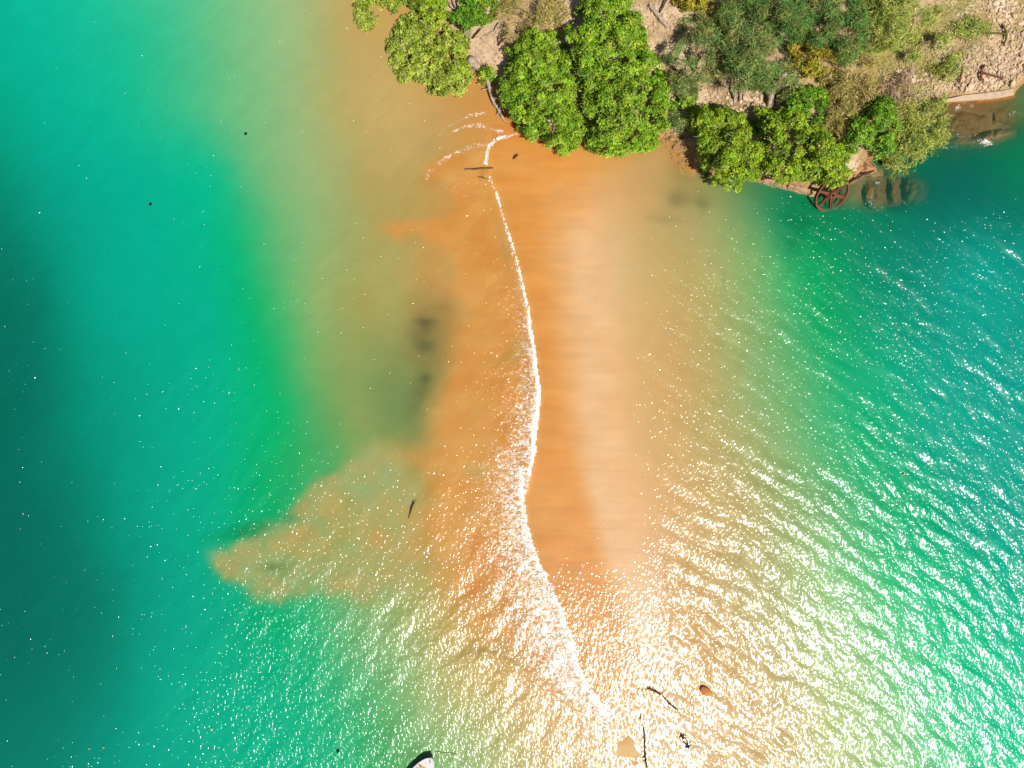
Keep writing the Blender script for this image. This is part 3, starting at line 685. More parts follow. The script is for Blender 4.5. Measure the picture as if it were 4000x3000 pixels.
def poly_points(poly, step_m, rs, jitter=0.8, grow=0.0):
    P = np.array(poly, float); lo = P.min(0) - 20; hi = P.max(0) + 20
    st = step_m * 40
    xs = np.arange(lo[0], hi[0], st); ys = np.arange(lo[1], hi[1], st)
    X, Y = np.meshgrid(xs, ys); X = X.ravel() + rs.uniform(-jitter, jitter, X.size) * st * 0.5; Y = Y.ravel() + rs.uniform(-jitter, jitter, Y.size) * st * 0.5
    d = -sdf(X, Y, poly) + grow + min(19.0, 0.10 * float((hi - lo).min())) * fbm(X / 48.0, Y / 48.0, int(rs.integers(1000)), 3)
    k = d > 0
    return X[k], Y[k], d[k] / 40.0
def unproj(px, py, z):
    s = (CAM_H - z) / FPX
    return np.stack([(px - 2000) * s, (1500 - py) * s, z], 1)
def col_mix(pal, rs, n):
    pal = np.array(pal, float); i = rs.integers(0, len(pal), n); j = rs.integers(0, len(pal), n); t = rs.random(n)[:, None]
    return pal[i] * (1 - t) + pal[j] * t
def trunk_paths(base, tops, rs, r0=0.16):
    base = np.asarray(base, float); tops = np.asarray(tops, float)
    ctr = tops.mean(0); fork = base + (ctr - base) * 0.35; fork[2] = base[2] + (ctr[2] - base[2]) * 0.4
    paths = [(wiggle(base - np.array([0, 0, 0.3]), fork, 5, 0.06, int(rs.integers(9999))), np.linspace(r0 * 1.25, r0 * 0.85, 5))]
    for t in tops:
        paths.append((wiggle(fork - (fork - base) * 0.08, t, 7, 0.12, int(rs.integers(9999))), np.linspace(r0 * 0.6, 0.025, 7)))
    return paths
GREENS = {
 'bright': [(152,188,28),(124,174,20),(178,200,50),(94,150,12),(192,206,66)],
 'olive':  [(178,194,58),(156,182,40),(196,206,84),(126,158,28),(208,210,104)],
 'deep':   [(128,178,26),(96,154,16),(156,192,42),(72,130,14),(170,198,54)],
 'lime':   [(172,194,34),(148,184,24),(194,204,56),(114,160,16)],
 'yellow': [(196,180,40),(170,168,38),(210,190,62),(136,150,28),(214,168,66)],
 'blue':   [(120,158,78),(98,142,66),(148,170,82),(164,170,84),(80,128,70),(186,168,104),(140,126,76)],
 'teal':   [(94,152,70),(72,136,62),(124,166,74),(148,164,70),(56,116,58),(170,154,82),(128,116,66)],
 'sage':   [(172,182,78),(150,168,64),(196,196,96),(126,156,70),(212,198,112)],
 'dry':    [(196,170,108),(172,150,84),(214,186,130),(146,144,66),(180,172,80)],
 'grey':   [(206,172,136),(178,146,112),(222,192,160),(156,130,98)]}
LEAF_GAIN = 1.35
def broad_tree(name, label, poly, h, pal, seed, group=None, step=0.42, per=44, leaf=0.235, gap=0.15, grow=5, cat='tree'):
    rs = np.random.default_rng(seed)
    cx, cy = np.mean(poly, 0)
    g = G(cx, cy); base = g.copy()
    # stand the trunk below the crown's middle, not below its picture position
    mid = unproj(np.array([cx]), np.array([cy]), np.array([g[2] + h * 0.6]))[0]
    base = np.array([mid[0], mid[1], gz1(mid[0], mid[1])])
    X, Y, d = poly_points(poly, step, rs, 0.8, grow)
    Rm = max(d.max(), 0.6)
    z0 = base[2]
    prof = np.sqrt(np.clip(d / (Rm * 0.75), 0, 1))
    lump = fbm(X / 70.0, Y / 70.0, seed, 3)
    # boughs: the crown breaks into domes with dark valleys between them
    nb = max(3, int(len(X) * step * step / 1.5))
    bi = rs.integers(0, len(X), nb); bh = rs.normal(0, 0.32, nb)
    db = np.hypot(X[:, None] - X[bi][None, :], Y[:, None] - Y[bi][None, :]) / 40.0
    near = db.argmin(1); dmin = db.min(1)
    zc = z0 + h * (0.40 + 0.52 * prof) + h * 0.12 * lump + bh[near] - 1.05 * np.minimum(dmin, 1.3) ** 2 + rs.normal(0, 0.16, len(X))
    zc = np.maximum(zc, z0 + 0.3)
    keep = (fbm(X / 34.0, Y / 34.0, seed + 5, 2) > -0.62 + gap * 2.2) | (rs.random(len(X)) < 0.2)
    X, Y, zc, prof, d = X[keep], Y[keep], zc[keep], prof[keep], d[keep]
    C = unproj(X, Y, zc)
    # a second, lower layer closes the sides
    low = d < Rm * 0.55
    C2 = unproj(X[low], Y[low], np.maximum(zc[low] - rs.uniform(0.5, 1.1, low.sum()), z0 + 0.25)); C = np.concatenate([C, C2])
    nC = len(C)
    rad = rs.uniform(0.30, 0.52, nC)
    tone = rs.normal(0, 0.22, nC)
    ccol = col_mix(GREENS[pal], rs, nC)
    idx = np.repeat(np.arange(nC), per)
    dirs = rs.normal(size=(len(idx), 3)); dirs /= np.linalg.norm(dirs, axis=1, keepdims=True); dirs[:, 2] = np.abs(dirs[:, 2]) * 0.9 - 0.12
    P = C[idx] + dirs * (rad[idx] * rs.uniform(0.45, 1.08, len(idx)))[:, None]
    Nn = dirs * 0.75 + np.array([0, 0, 0.55]) + rs.normal(0, 0.42, (len(idx), 3))
    lc = 0.6 * ccol[idx] + 0.4 * col_mix(GREENS[pal], rs, len(idx))
    lc = alb(np.clip(lc, 0, 255)) * LEAF_GAIN * np.clip(1 + tone[idx] + rs.normal(0, 0.18, len(idx)), 0.45, 1.6)[:, None]
    V, F, Cc = leaves_arrays(P, Nn, rs.uniform(0.7, 1.3, len(idx)) * leaf, lc, rs)
    root = empty(name, base)
    off = Vector(base)
    V = V - np.array(base)
    cr = add('crown', mesh_np('crown', V, F, Cc), M_LEAF, root)
    tw = []
    for q in C[rs.choice(nC, max(3, nC // 22), replace=False)]:
        e = q + rs.normal(0, 0.45, 3) + np.array([0, 0, 0.45]); tw.append((wiggle(q - np.array([0, 0, 0.3]) - base, e - base, 4, 0.06, int(rs.integers(9999))), np.linspace(0.03, 0.012, 4)))
    tag(add('dead_twigs', tube_mesh('dead_twigs', tw, 4), M_DRIFT, root), kind='stuff')
    hi = np.argsort(-C[:, 2])[:max(8, nC // 3)]
    tops = C[rs.choice(hi, min(7, len(hi)), replace=False)] - np.array([0, 0, 0.15]) - np.array(base)
    tr = add('trunk', tube_mesh('trunk', trunk_paths((0, 0, 0), tops, rs, 0.07 + 0.022 * h), 6), M_BARK, root)
    tag(root, label, cat, group)
    return root
def feather_tree(name, label, poly, h, pal, seed, group=None, step=0.42, per=60, blade=0.50, wid=0.030, thin=0.0, cat='tree', droop=0.25, mat=None, twig=None, trunk=True):
    """loose crown of fine needle-like sprays, ground shows through"""
    rs = np.random.default_rng(seed)
    cx, cy = np.mean(poly, 0)
    g = G(cx, cy)
    mid = unproj(np.array([cx]), np.array([cy]), np.array([g[2] + h * 0.6]))[0]
    base = np.array([mid[0], mid[1], gz1(mid[0], mid[1])])
    X, Y, d = poly_points(poly, step, rs, 1.0, 14)
    keep = fbm(X / 38.0, Y / 38.0, seed + 2, 3) > -0.24 + thin
    X, Y, d = X[keep], Y[keep], d[keep]
    Rm = max(d.max(), 0.5)
    prof = np.sqrt(np.clip(d / (Rm * 0.8), 0, 1))
    nb = max(3, int(len(X) * step * step / 1.6)); bi = rs.integers(0, len(X), nb); bh = rs.normal(0, 0.35, nb)
    db = np.hypot(X[:, None] - X[bi][None, :], Y[:, None] - Y[bi][None, :]) / 40.0; near = db.argmin(1); dmin = db.min(1)
    zc = base[2] + h * (0.34 + 0.5 * prof) + bh[near] - 0.5 * np.minimum(dmin, 1.4) ** 2 + rs.normal(0, 0.16, len(X))
    zc = np.maximum(zc, base[2] + 0.2)
    C = unproj(X, Y, zc)
    nC = len(C)
    idx = np.repeat(np.arange(nC), per); n = len(idx)
    # each spray has its own lean; needles fan out along it
    lean = rs.normal(size=(nC, 3)) * np.array([1, 1, 0.35]); lean /= np.linalg.norm(lean, axis=1, keepdims=True)
    dirs = lean[idx] * 0.9 + rs.normal(0, 0.55, (n, 3)); dirs[:, 2] -= droop; dirs /= np.linalg.norm(dirs, axis=1, keepdims=True)
    P = C[idx] + rs.normal(0, 0.20, (n, 3)) + lean[idx] * rs.uniform(-0.25, 0.35, n)[:, None]
    L = rs.uniform(0.5, 1.2, n)[:, None] * blade
    w = np.cross(dirs, rs.normal(size=(n, 3))); w /= np.linalg.norm(w, axis=1, keepdims=True) + 1e-9
    w = w * wid * rs.uniform(0.6, 1.4, n)[:, None]
    V = np.stack([P - w, P + w, P + dirs * L], 1).reshape(-1, 3) - base
    q = np.arange(n) * 3
    F = np.stack([q, q + 1, q + 2], 1)
    ccol = col_mix(GREENS[pal], rs, nC)
    lc = alb(0.65 * ccol[idx] + 0.35 * col_mix(GREENS[pal], rs, n)) * 1.6 * np.clip(1 + rs.normal(0, 0.28, n), 0.4, 1.8)[:, None]
    root = empty(name, base)
    add('crown', mesh_np('crown', V, F, np.repeat(lc, 3, axis=0)), mat or M_NEEDLE, root)
    if trunk:
        hi = np.argsort(-C[:, 2])[:max(6, nC // 2)]
        tops = C[rs.choice(hi, min(9, len(hi)), replace=False)] - base
        add('trunk', tube_mesh('trunk', trunk_paths((0, 0, 0), tops, rs, 0.05 + 0.018 * h), 5), M_BARK, root)
    tag(root, label, cat, group)
    return root

GB = 'broadleaf trees along the shore'
broad_tree('shore_tree', 'yellow-green branch tips reaching over the water at the top edge', [(1390,0),(1395,55),(1382,85),(1398,112),(1432,112),(1448,82),(1470,58),(1505,58),(1535,45),(1570,34),(1620,30),(1660,-60),(1520,-140),(1400,-90)], 3.6, 'olive', 101, GB)
broad_tree('shore_tree', 'rounded olive-green tree overhanging the tan shallows beside the fallen trunk', [(1535,140),(1520,160),(1545,215),(1545,252),(1565,292),(1592,332),(1640,350),(1700,355),(1745,374),(1790,364),(1830,330),(1848,280),(1838,220),(1815,150),(1780,118),(1740,100),(1700,66),(1650,34),(1610,42),(1575,82),(1555,112)], 4.2, 'olive', 102, GB)
broad_tree('shore_tree', 'pale yellowish tree behind the rounded olive-green one, cut by the top edge', [(1615,10),(1650,45),(1700,72),(1740,94),(1775,84),(1772,40),(1740,0),(1700,-70),(1620,-60)], 3.4, 'lime', 103, GB, gap=0.2)
broad_tree('shore_tree', 'small vivid green tree above the tangle of dead branches', [(1780,70),(1800,98),(1850,106),(1900,84),(1936,58),(1944,10),(1920,-60),(1850,-70),(1815,-10),(1820,40)], 3.2, 'deep', 104, GB)
broad_tree('low_shrub', 'small green sapling growing beside the weathered log', [(1890,258),(1880,282),(1895,308),(1918,312),(1936,292),(1940,270),(1918,256)], 1.4, 'bright', 105, None, step=0.4, cat='shrub')
broad_tree('low_shrub', 'little green tuft at the waterside foot of the fallen trunk', [(1872,300),(1868,318),(1882,332),(1900,328),(1902,306)], 0.9, 'olive', 106, None, step=0.35, cat='shrub')
broad_tree('shore_tree', 'broad dense green tree whose crown touches the orange sand at the surf', [(2050,130),(2005,170),(1988,230),(1980,272),(1960,330),(1955,380),(1985,415),(2020,455),(2030,500),(2058,540),(2100,522),(2130,562),(2170,590),(2212,590),(2262,562),(2268,540),(2300,500),(2290,440),(2250,400),(2245,330),(2240,250),(2222,160),(2180,138),(2120,122)], 4.6, 'bright', 107, GB, grow=3)
broad_tree('shore_tree', 'tall green tree beside the pale bare strip, cut by the top edge', [(2262,40),(2290,0),(2340,-70),(2440,-70),(2446,0),(2440,60),(2480,72),(2512,122),(2516,162),(2536,212),(2510,242),(2470,278),(2400,296),(2330,282),(2266,268),(2240,190),(2228,110)], 4.8, 'bright', 108, GB, grow=14)
broad_tree('shore_tree', 'green tree at the beach head between the broad crown and the pale stones', [(2480,262),(2560,246),(2585,300),(2592,350),(2616,400),(2620,440),(2592,482),(2552,500),(2542,558),(2500,575),(2440,590),(2350,592),(2312,572),(2308,520),(2330,460),(2300,400),(2280,330),(2350,292),(2420,282)], 4.6, 'bright', 109, GB, grow=16)
broad_tree('shore_tree', 'bright green tree standing in its own dark shade above the masonry wall', [(2722,452),(2762,424),(2830,432),(2870,442),(2920,466),(2960,500),(2980,560),(2970,640),(2930,686),(2895,690),(2880,722),(2852,728),(2800,712),(2770,680),(2752,600),(2742,540),(2722,500)], 4.8, 'lime', 110, GB, grow=12)
broad_tree('shore_tree', 'bright green tree in the middle of the masonry wall', [(2960,440),(3030,442),(3080,436),(3128,456),(3150,520),(3160,560),(3150,640),(3110,694),(3050,702),(2985,690),(2950,680),(2975,620),(2985,560),(2955,490)], 4.8, 'lime', 111, GB, grow=14)
broad_tree('shore_tree', 'leafy green tree drooping over the rusty spoked wheel', [(3130,482),(3200,505),(3250,512),(3292,532),(3318,590),(3300,650),(3306,690),(3282,728),(3240,738),(3205,716),(3160,700),(3118,700),(3140,630),(3160,560),(3150,510)], 4.0, 'lime', 112, GB)
broad_tree('shore_tree', 'dark green tree behind the rusty wheel with feathery foliage at its right', [(3432,402),(3470,392),(3502,422),(3512,470),(3506,530),(3482,588),(3424,610),(3384,572),(3344,600),(3312,560),(3332,490),(3382,432)], 4.0, 'deep', 113, GB, gap=0.2)
broad_tree('shore_tree', 'dark glossy tree between the pale pillar trunk and the brown scrub', [(3092,352),(3150,332),(3220,366),(3240,420),(3190,470),(3132,462),(3092,430)], 3.6, 'deep', 114, GB, gap=0.22)
broad_tree('low_shrub', 'yellow-leaved shrub in the middle of the blue-green thicket', [(3100,184),(3150,160),(3200,162),(3250,200),(3260,262),(3212,310),(3150,302),(3110,262)], 2.6, 'yellow', 115, None, gap=0.28, cat='shrub', leaf=0.2)
broad_tree('low_shrub', 'yellow-green shrub at the top edge beside the pale bare strip', [(2640,10),(2690,40),(2740,46),(2770,20),(2760,-50),(2660,-50)], 2.2, 'yellow', 116, None, cat='shrub', leaf=0.2)
broad_tree('low_shrub', 'small bright shrub with a dark stump at its side on the pale slope', [(2664,372),(2700,362),(2716,392),(2706,424),(2672,420)], 1.4, 'bright', 117, None, step=0.4, cat='shrub')
broad_tree('low_shrub', 'low dark green bush under the blue-green thicket beside the tall standing trunk', [(2940,250),(3010,262),(3060,300),(3050,340),(2990,350),(2930,330)], 1.6, 'deep', 118, None, gap=0.3, cat='shrub')

GF = 'feathery trees on the bank'
feather_tree('feathery_tree', 'blue-green feathery tree leaning over the pale stony gully', [(2660,96),(2740,66),(2800,100),(2850,150),(2880,230),(2860,310),(2780,330),(2710,358),(2644,330),(2622,262),(2640,180)], 4.2, 'blue', 201, GF, thin=0.12)
feather_tree('feathery_tree', 'blue-green feathery tree in the centre of the thicket above the stony slope', [(2810,60),(2880,40),(2980,110),(3060,190),(3092,262),(3040,330),(2960,326),(2880,330),(2850,250),(2830,150)], 4.4, 'blue', 202, GF, thin=0.06)
feather_tree('feathery_tree', 'darkest green feathery tree at the top edge of the thicket', [(2830,10),(2900,50),(3000,110),(3090,160),(3160,140),(3180,60),(3160,-60),(2980,-80),(2840,-60)], 4.6, 'teal', 203, GF)
feather_tree('feathery_tree', 'dark teal feathery tree with bare yellowish twigs near the top edge', [(3150,-60),(3180,60),(3170,150),(3230,190),(3300,230),(3370,190),(3400,100),(3390,-40),(3280,-80)], 4.6, 'teal', 204, GF, thin=0.06)
feather_tree('feathery_tree', 'mottled green and brown feathery tree on the right shoulder of the bank', [(3390,-60),(3400,90),(3380,180),(3440,200),(3520,160),(3580,110),(3620,40),(3600,-60),(3480,-80)], 3.8, 'sage', 205, GF, thin=0.1)
feather_tree('feathery_tree', 'small blue-green feathery tree casting dark shade beside the tall standing trunk', [(3020,290),(3080,280),(3108,330),(3098,392),(3050,420),(3020,380),(3034,340)], 3.2, 'blue', 206, GF)
feather_tree('feathery_tree', 'olive feathery foliage trailing down into the green water', [(3470,480),(3540,440),(3640,440),(3690,480),(3676,540),(3640,590),(3600,600),(3560,640),(3500,672),(3470,640),(3440,600),(3450,540)], 2.4, 'sage', 207, GF, per=60, thin=0.05)
feather_tree('feathery_tree', 'grey-green feathery wisp above the bare brown soil near the broad crown', [(2640,420),(2690,430),(2690,470),(2650,500),(2612,480),(2620,440)], 1.6, 'blue', 208, GF, thin=0.2)
GS = 'dry scrub on the bank'
feather_tree('dry_shrub', 'dry olive scrub at the top edge behind the dead branches', [(1960,40),(1980,-60),(2120,-70),(2240,-50),(2250,40),(2220,110),(2160,120),(2080,130),(2000,130),(1970,90)], 2.0, 'dry', 301, GS, per=56, thin=0.1, cat='shrub')
feather_tree('dry_shrub', 'brown twiggy scrub between the yellow shrub and the leafy trees', [(3220,280),(3300,240),(3390,240),(3420,320),(3400,400),(3340,450),(3280,500),(3210,480),(3170,420),(3210,350)], 2.4, 'dry', 302, GS, per=56, thin=0.05, cat='shrub')
feather_tree('dry_shrub', 'leafless grey-brown bush above the trailing olive foliage', [(3450,300),(3520,280),(3570,330),(3560,400),(3530,440),(3480,420),(3440,360)], 1.8, 'grey', 303, GS, per=50, thin=0.1, cat='shrub')
feather_tree('dry_shrub', 'olive-green scrub draped along the water side of the brown twiggy scrub', [(3520,400),(3600,400),(3680,400),(3690,440),(3620,470),(3560,480),(3510,460)], 1.4, 'sage', 304, GS, per=44, cat='shrub')
feather_tree('dry_shrub', 'sparse green weed clump beside the upright rusty bar', [(3640,220),(3690,200),(3740,215),(3730,265),(3700,300),(3650,270)], 1.2, 'sage', 305, GS, per=60, thin=0.25, cat='shrub')
feather_tree('dry_shrub', 'sparse yellow-green weeds above the mossy anchor', [(3700,40),(3780,60),(3850,60),(3850,120),(3780,130),(3710,110)], 1.0, 'sage', 306, GS, per=50, thin=0.3, cat='shrub')
feather_tree('dry_shrub', 'orange-brown dead bush at the top edge left of the dark feathery trees', [(2740,40),(2800,20),(2830,60),(2810,110),(2760,120),(2730,80)], 1.6, 'dry', 307, GS, per=60, thin=0.1, cat='shrub')
feather_tree('dry_shrub', 'yellow-green scrub between the mottled feathery tree and the rubble', [(3560,120),(3640,60),(3700,40),(3700,150),(3640,220),(3560,230)], 1.4, 'sage', 308, GS, per=60, thin=0.2, cat='shrub')

# grass and ground litter over the right-hand bank: uncountable
def blades(name, label, polys, per_m2, pal, seed, blade=0.28, wid=0.03):
    rs = np.random.default_rng(seed); Vs, Cs = [], []
    for poly in polys:
        X, Y, d = poly_points(poly, 1 / math.sqrt(per_m2), rs, 1.0)
        k = (fbm(X / 60.0, Y / 60.0, seed, 3) + 0.35 * np.clip(d, 0, 1)) > 0.0
        X, Y = X[k], Y[k]
        z = np.zeros(len(X))
        for _ in range(4):
            P = unproj(X, Y, z); z = ground_z(P[:, 0], P[:, 1])
        P = unproj(X, Y, z); n = len(P)
        dirs = rs.normal(size=(n, 3)) * np.array([1, 1, 0.3]) + np.array([0, 0, 0.6]); dirs /= np.linalg.norm(dirs, axis=1, keepdims=True)
        w = np.cross(dirs, np.array([0, 0, 1.0])); w /= np.linalg.norm(w, axis=1, keepdims=True) + 1e-9; w *= wid
        L = rs.uniform(0.5, 1.3, n)[:, None] * blade
        Vs.append(np.stack([P - w, P + w, P + dirs * L], 1).reshape(-1, 3))
        Cs.append(np.repeat(alb(col_mix(GREENS[pal], rs, n)) * np.clip(1 + rs.normal(0, 0.2, n), 0.5, 1.6)[:, None], 3, axis=0))
    V = np.concatenate(Vs); F = np.arange(len(V)).reshape(-1, 3)
    o = add(name, mesh_np(name, V, F, np.concatenate(Cs)), M_GRASS)
    return tag(o, label, cat='grass', kind='stuff')
blades('grass', 'patchy yellow-green grass between the stones of the bank', [[(3380,180),(3560,200),(3700,150),(3850,60),(3900,-40),(3700,-60),(3560,80),(3400,150)],[(3420,220),(3700,180),(3820,140),(3900,200),(3860,260),(3700,330),(3560,420),(3430,360)],[(2480,0),(2540,20),(2560,60),(2520,90),(2480,60)],[(3560,420),(3680,360),(3690,400),(3600,480)]], 46, 'sage', 401)
blades('dry_grass', 'straw-coloured dry grass on the bare earth under the trees', [[(1960,100),(2240,110),(2250,160),(2040,150)],[(2620,60),(2860,90),(2880,330),(2640,360),(2570,260)],[(2760,320),(3050,330),(3100,420),(2900,440),(2760,420)],[(3200,280),(3420,260),(3440,420),(3240,500)]], 26, 'dry', 402)

# ------------------------------------------------------------------ stones
STONES = [rock_mesh('stone', 900 + k, 2, 0.25, 0.72) for k in range(7)]
SLABS = [rock_mesh('stone_slab', 950 + k, 2, 0.2, 0.45, 4) for k in range(4)]
for me in STONES: me.materials.append(M_STONE)
TANS = []
for k in range(4):
    me = rock_mesh('tan_stone', 970 + k, 2, 0.22, 0.6); me.materials.append(M_TANSTONE); TANS.append(me)
def stone_zone(poly, n, lo, hi, meshes, label, group, seed, sink=0.25, cat='stone', maxtry=40):
    rs = random.Random(seed); placed = []
    P = np.array(poly); x0, y0 = P.min(0); x1, y1 = P.max(0)
    tries = 0
    while len(placed) < n and tries < n * maxtry:
        tries += 1
        x = rs.uniform(x0, x1); y = rs.uniform(y0, y1)
        if not inside(np.array([x]), np.array([y]), poly)[0]: continue
        s = lo * (hi / lo) ** (rs.random() ** 1.6)
        if any((x - a) ** 2 + (y - b) ** 2 < (17 * (s + c)) ** 2 for a, b, c in placed): continue
        placed.append((x, y, s))
        g = G(x, y)
        o = add('stone', rs.choice(meshes), None, None, (g[0], g[1], g[2] + s * (0.5 - sink) * 0.6))
        o.scale = (s * rs.uniform(0.85, 1.35), s * rs.uniform(0.75, 1.1), s * rs.uniform(0.7, 1.1))
        o.rotation_euler = (rs.uniform(-0.4, 0.4), rs.uniform(-0.4, 0.4), rs.uniform(0, 6.28))
        tag(o, label, cat, group)
ZR = [(3850,0),(3990,-40),(4010,120),(4005,300),(3960,330),(3900,340),(3780,350),(3720,345),(3760,280),(3850,240),(3930,190),(3900,110)]
GZ = 'stones of the right-hand rubble bank'
stone_zone([(3720,345),(3760,296),(3820,330),(3900,318),(3960,325),(3900,342),(3780,354)], 30, 0.36, 0.8, STONES, 'pale pinkish stone in the rubble between the rusty anchor and the concrete ledge', GZ, 1)
stone_zone([(3770,280),(3850,230),(3940,190),(4004,200),(4004,300),(3930,300),(3860,284)], 40, 0.34, 0.75, STONES, 'pale pinkish stone in the rubble between the rusty anchor and the mossy one', GZ, 11)
stone_zone([(3850,10),(3990,-30),(4008,90),(3990,110),(3930,90),(3860,80)], 26, 0.34, 0.75, STONES, 'pale pinkish stone in the rubble above the mossy anchor', GZ, 12)
stone_zone([(3930,100),(4010,110),(4010,200),(3950,190),(3930,150)], 16, 0.34, 0.7, STONES, 'pale pinkish stone at the right edge beside the mossy anchor', GZ, 13)
stone_zone([(3430,380),(3500,250),(3640,280),(3700,330),(3640,350),(3560,320),(3480,330)], 26, 0.3, 0.6, STONES, 'pale stone among the weeds left of the upright rusty bar', 'stones among the weeds', 2)
stone_zone([(2560,300),(2640,330),(2690,400),(2640,440),(2690,500),(2640,520),(2610,470),(2620,400),(2580,330)], 28, 0.3, 0.7, STONES, 'pale stone in the gully between the beach-head tree and the blue-green thicket', 'stones of the gully', 3)
stone_zone([(2760,420),(2780,370),(2900,350),(3000,360),(3010,420),(2960,440),(2880,450),(2820,436)], 40, 0.34, 0.8, STONES, 'cream stone on the pale slope above the leafy trees', 'stones of the pale slope', 4)
stone_zone([(2590,500),(2660,520),(2700,600),(2750,680),(2700,670),(2640,630),(2590,570)], 34, 0.25, 0.6, TANS, 'tan stone at the water’s edge between the sand and the shaded tree'.replace('’', "'"), 'stones at the edge of the shallows', 5)
stone_zone([(2490,60),(2560,0),(2630,20),(2640,140),(2590,240),(2530,200),(2520,120)], 26, 0.22, 0.5, STONES, 'small white stone on the bare strip by the pale log', 'stones by the pale log', 6)
# rubble too small and too many to count
rs = np.random.default_rng(61); RV, RF, off = [], [], 0
base_me = bmesh.new(); bmesh.ops.create_icosphere(base_me, subdivisions=1, radius=0.5); base_me.verts.ensure_lookup_table()
bv = np.array([v.co[:] for v in base_me.verts]); bf = np.array([[v.index for v in f.verts] for f in base_me.faces]); base_me.free()
for poly, dens in (([(3400,300),(3560,220),(3720,100),(3860,-40),(4060,-60),(4060,320),(3960,350),(3700,370),(3560,420),(3420,420)], 15.0), ([(2480,20),(2640,-40),(2660,160),(2620,260),(2700,420),(2690,560),(2600,520),(2560,320),(2520,160)], 6.0),
                   ([(2740,430),(2760,340),(3080,330),(3110,420),(3000,440)], 13.0), ([(1850,110),(1960,90),(1990,160),(1960,240),(1900,300),(1850,250)], 4.0), ([(3300,600),(3380,620),(3420,690),(3330,700)], 6.0), ([(2600,560),(2700,610),(2780,690),(2700,680),(2620,620)], 5.0)):
    X, Y, d = poly_points(poly, 1 / math.sqrt(dens), rs, 1.0)
    z = np.zeros(len(X))
    for _ in range(4):
        P = unproj(X, Y, z); z = ground_z(P[:, 0], P[:, 1])
    P = unproj(X, Y, z)
    for p in P:
        s = 0.09 * (3.2 ** rs.random())
        R3 = np.array(Euler(rs.uniform(0, 6.28, 3)).to_matrix())
        vv = (bv * (1 + rs.normal(0, 0.16, (len(bv), 1))) * np.array([1.2, 0.9, 0.7]) * s) @ R3.T + p + np.array([0, 0, s * 0.15])
        RV.append(vv); RF.append(bf + off); off += len(bv)
tag(add('rubble', mesh_np('rubble', np.concatenate(RV), np.concatenate(RF)), M_STONE), 'small pale rubble strewn over the bank', 'rubble', kind='stuff')

# ------------------------------------------------------------------ larger rocks in and beside the water
def big_rock(label, poly, z0, top, mat, seed, rough=0.16, name='rock', step=5.0, group=None, cat='rock', ridges=0.0):
    """rock shelf with the outline seen in the picture: lattice inside the outline, sides carried down into the bed"""
    P = np.array(poly, float); lo = P.min(0) - 12; hi = P.max(0) + 12
    xs = np.arange(lo[0], hi[0], step); ys = np.arange(lo[1], hi[1], step)
    X, Y = np.meshgrid(xs, ys); d = -sdf(X.ravel(), Y.ravel(), poly) / 40.0
    Xr, Yr = X.ravel(), Y.ravel()
    d = d + 0.34 * fbm(Xr / 32.0, Yr / 32.0, seed, 4, 0.6)
    prof = sstep(-0.15, 0.55, d) * (0.72 + 0.28 * sstep(0.4, 1.3, d))
    crack = np.exp(-(fbm(Xr / 40.0, Yr / 40.0, seed + 9, 3) / 0.06) ** 2)
    z = z0 + (top - z0) * prof + rough * fbm(Xr / 30.0, Yr / 30.0, seed + 1, 5, 0.6) * prof * 2 + rough * 0.6 * np.abs(fbm(Xr / 18.0, Yr / 40.0, seed + 3, 3)) * prof
    z -= 0.22 * crack * prof
    if ridges: z -= ridges * np.exp(-(np.sin((Xr * 0.92 + Yr * 0.25) / 9.0) / 0.35) ** 2) * prof
    V = unproj(Xr, Yr, np.maximum(z, z0))
    nx, ny = len(xs), len(ys); idx = np.arange(nx * ny).reshape(ny, nx)
    F = np.stack([idx[1:, :-1], idx[1:, 1:], idx[:-1, 1:], idx[:-1, :-1]], -1).reshape(-1, 4)
    dm = d.reshape(ny, nx); k = (np.maximum.reduce([dm[:-1, :-1], dm[:-1, 1:], dm[1:, 1:], dm[1:, :-1]]) > -0.15).ravel()
    F = F[k]
    c = V[F.ravel()].mean(0); c[2] = z0
    o = add(name, mesh_np(name, V - c, F, None, False), mat, None, c)
    tag(o, label, cat, group)
    return o
big_rock('long brown rock shelf washed by white foam at the right edge', [(3668,566),(3700,540),(3760,530),(3800,540),(3850,516),(3920,505),(3955,500),(3964,512),(3950,536),(3900,556),(3850,566),(3790,578),(3720,582),(3680,580)], -1.2, 0.30, M_REDROCK, 41)
big_rock('flat orange-brown rock under thin water below the concrete ledge', [(3690,440),(3760,418),(3860,440),(3870,480),(3820,512),(3760,524),(3700,530),(3680,490)], -1.0, -0.03, M_REEF, 42, 0.08)
big_rock('greenish rocky shelf under the water at the right edge', [(3840,414),(3930,404),(4020,400),(4060,440),(4000,470),(3930,480),(3880,480),(3870,450)], -1.0, -0.06, M_REEF, 43, 0.1)
big_rock('rounded layered brown rock lying under the clear green water', [(3530,690),(3560,680),(3600,684),(3628,712),(3636,760),(3626,790),(3590,806),(3540,790),(3520,740)], -1.4, -0.10, M_REEF, 44, 0.10, ridges=0.14)
big_rock('brown rock beside the rusty wheel with white foam in its cleft', [(3352,706),(3390,690),(3440,688),(3456,720),(3462,780),(3440,830),(3400,826),(3370,790),(3352,750)], -1.4, 0.08, M_REEF, 45, 0.14)
big_rock('dim brown rock under water between the wheel rock and the layered rock', [(3466,690),(3500,680),(3516,700),(3520,760),(3510,800),(3476,800),(3464,750)], -1.4, -0.22, M_REEF, 46, 0.1)
big_rock('bare reddish earth bank above the wheel rock', [(3306,640),(3340,612),(3396,610),(3430,640),(3440,680),(3400,690),(3340,712),(3310,690)], -0.4, 0.75, M_REDROCK, 47, 0.16, name='earth_bank', cat='bank')

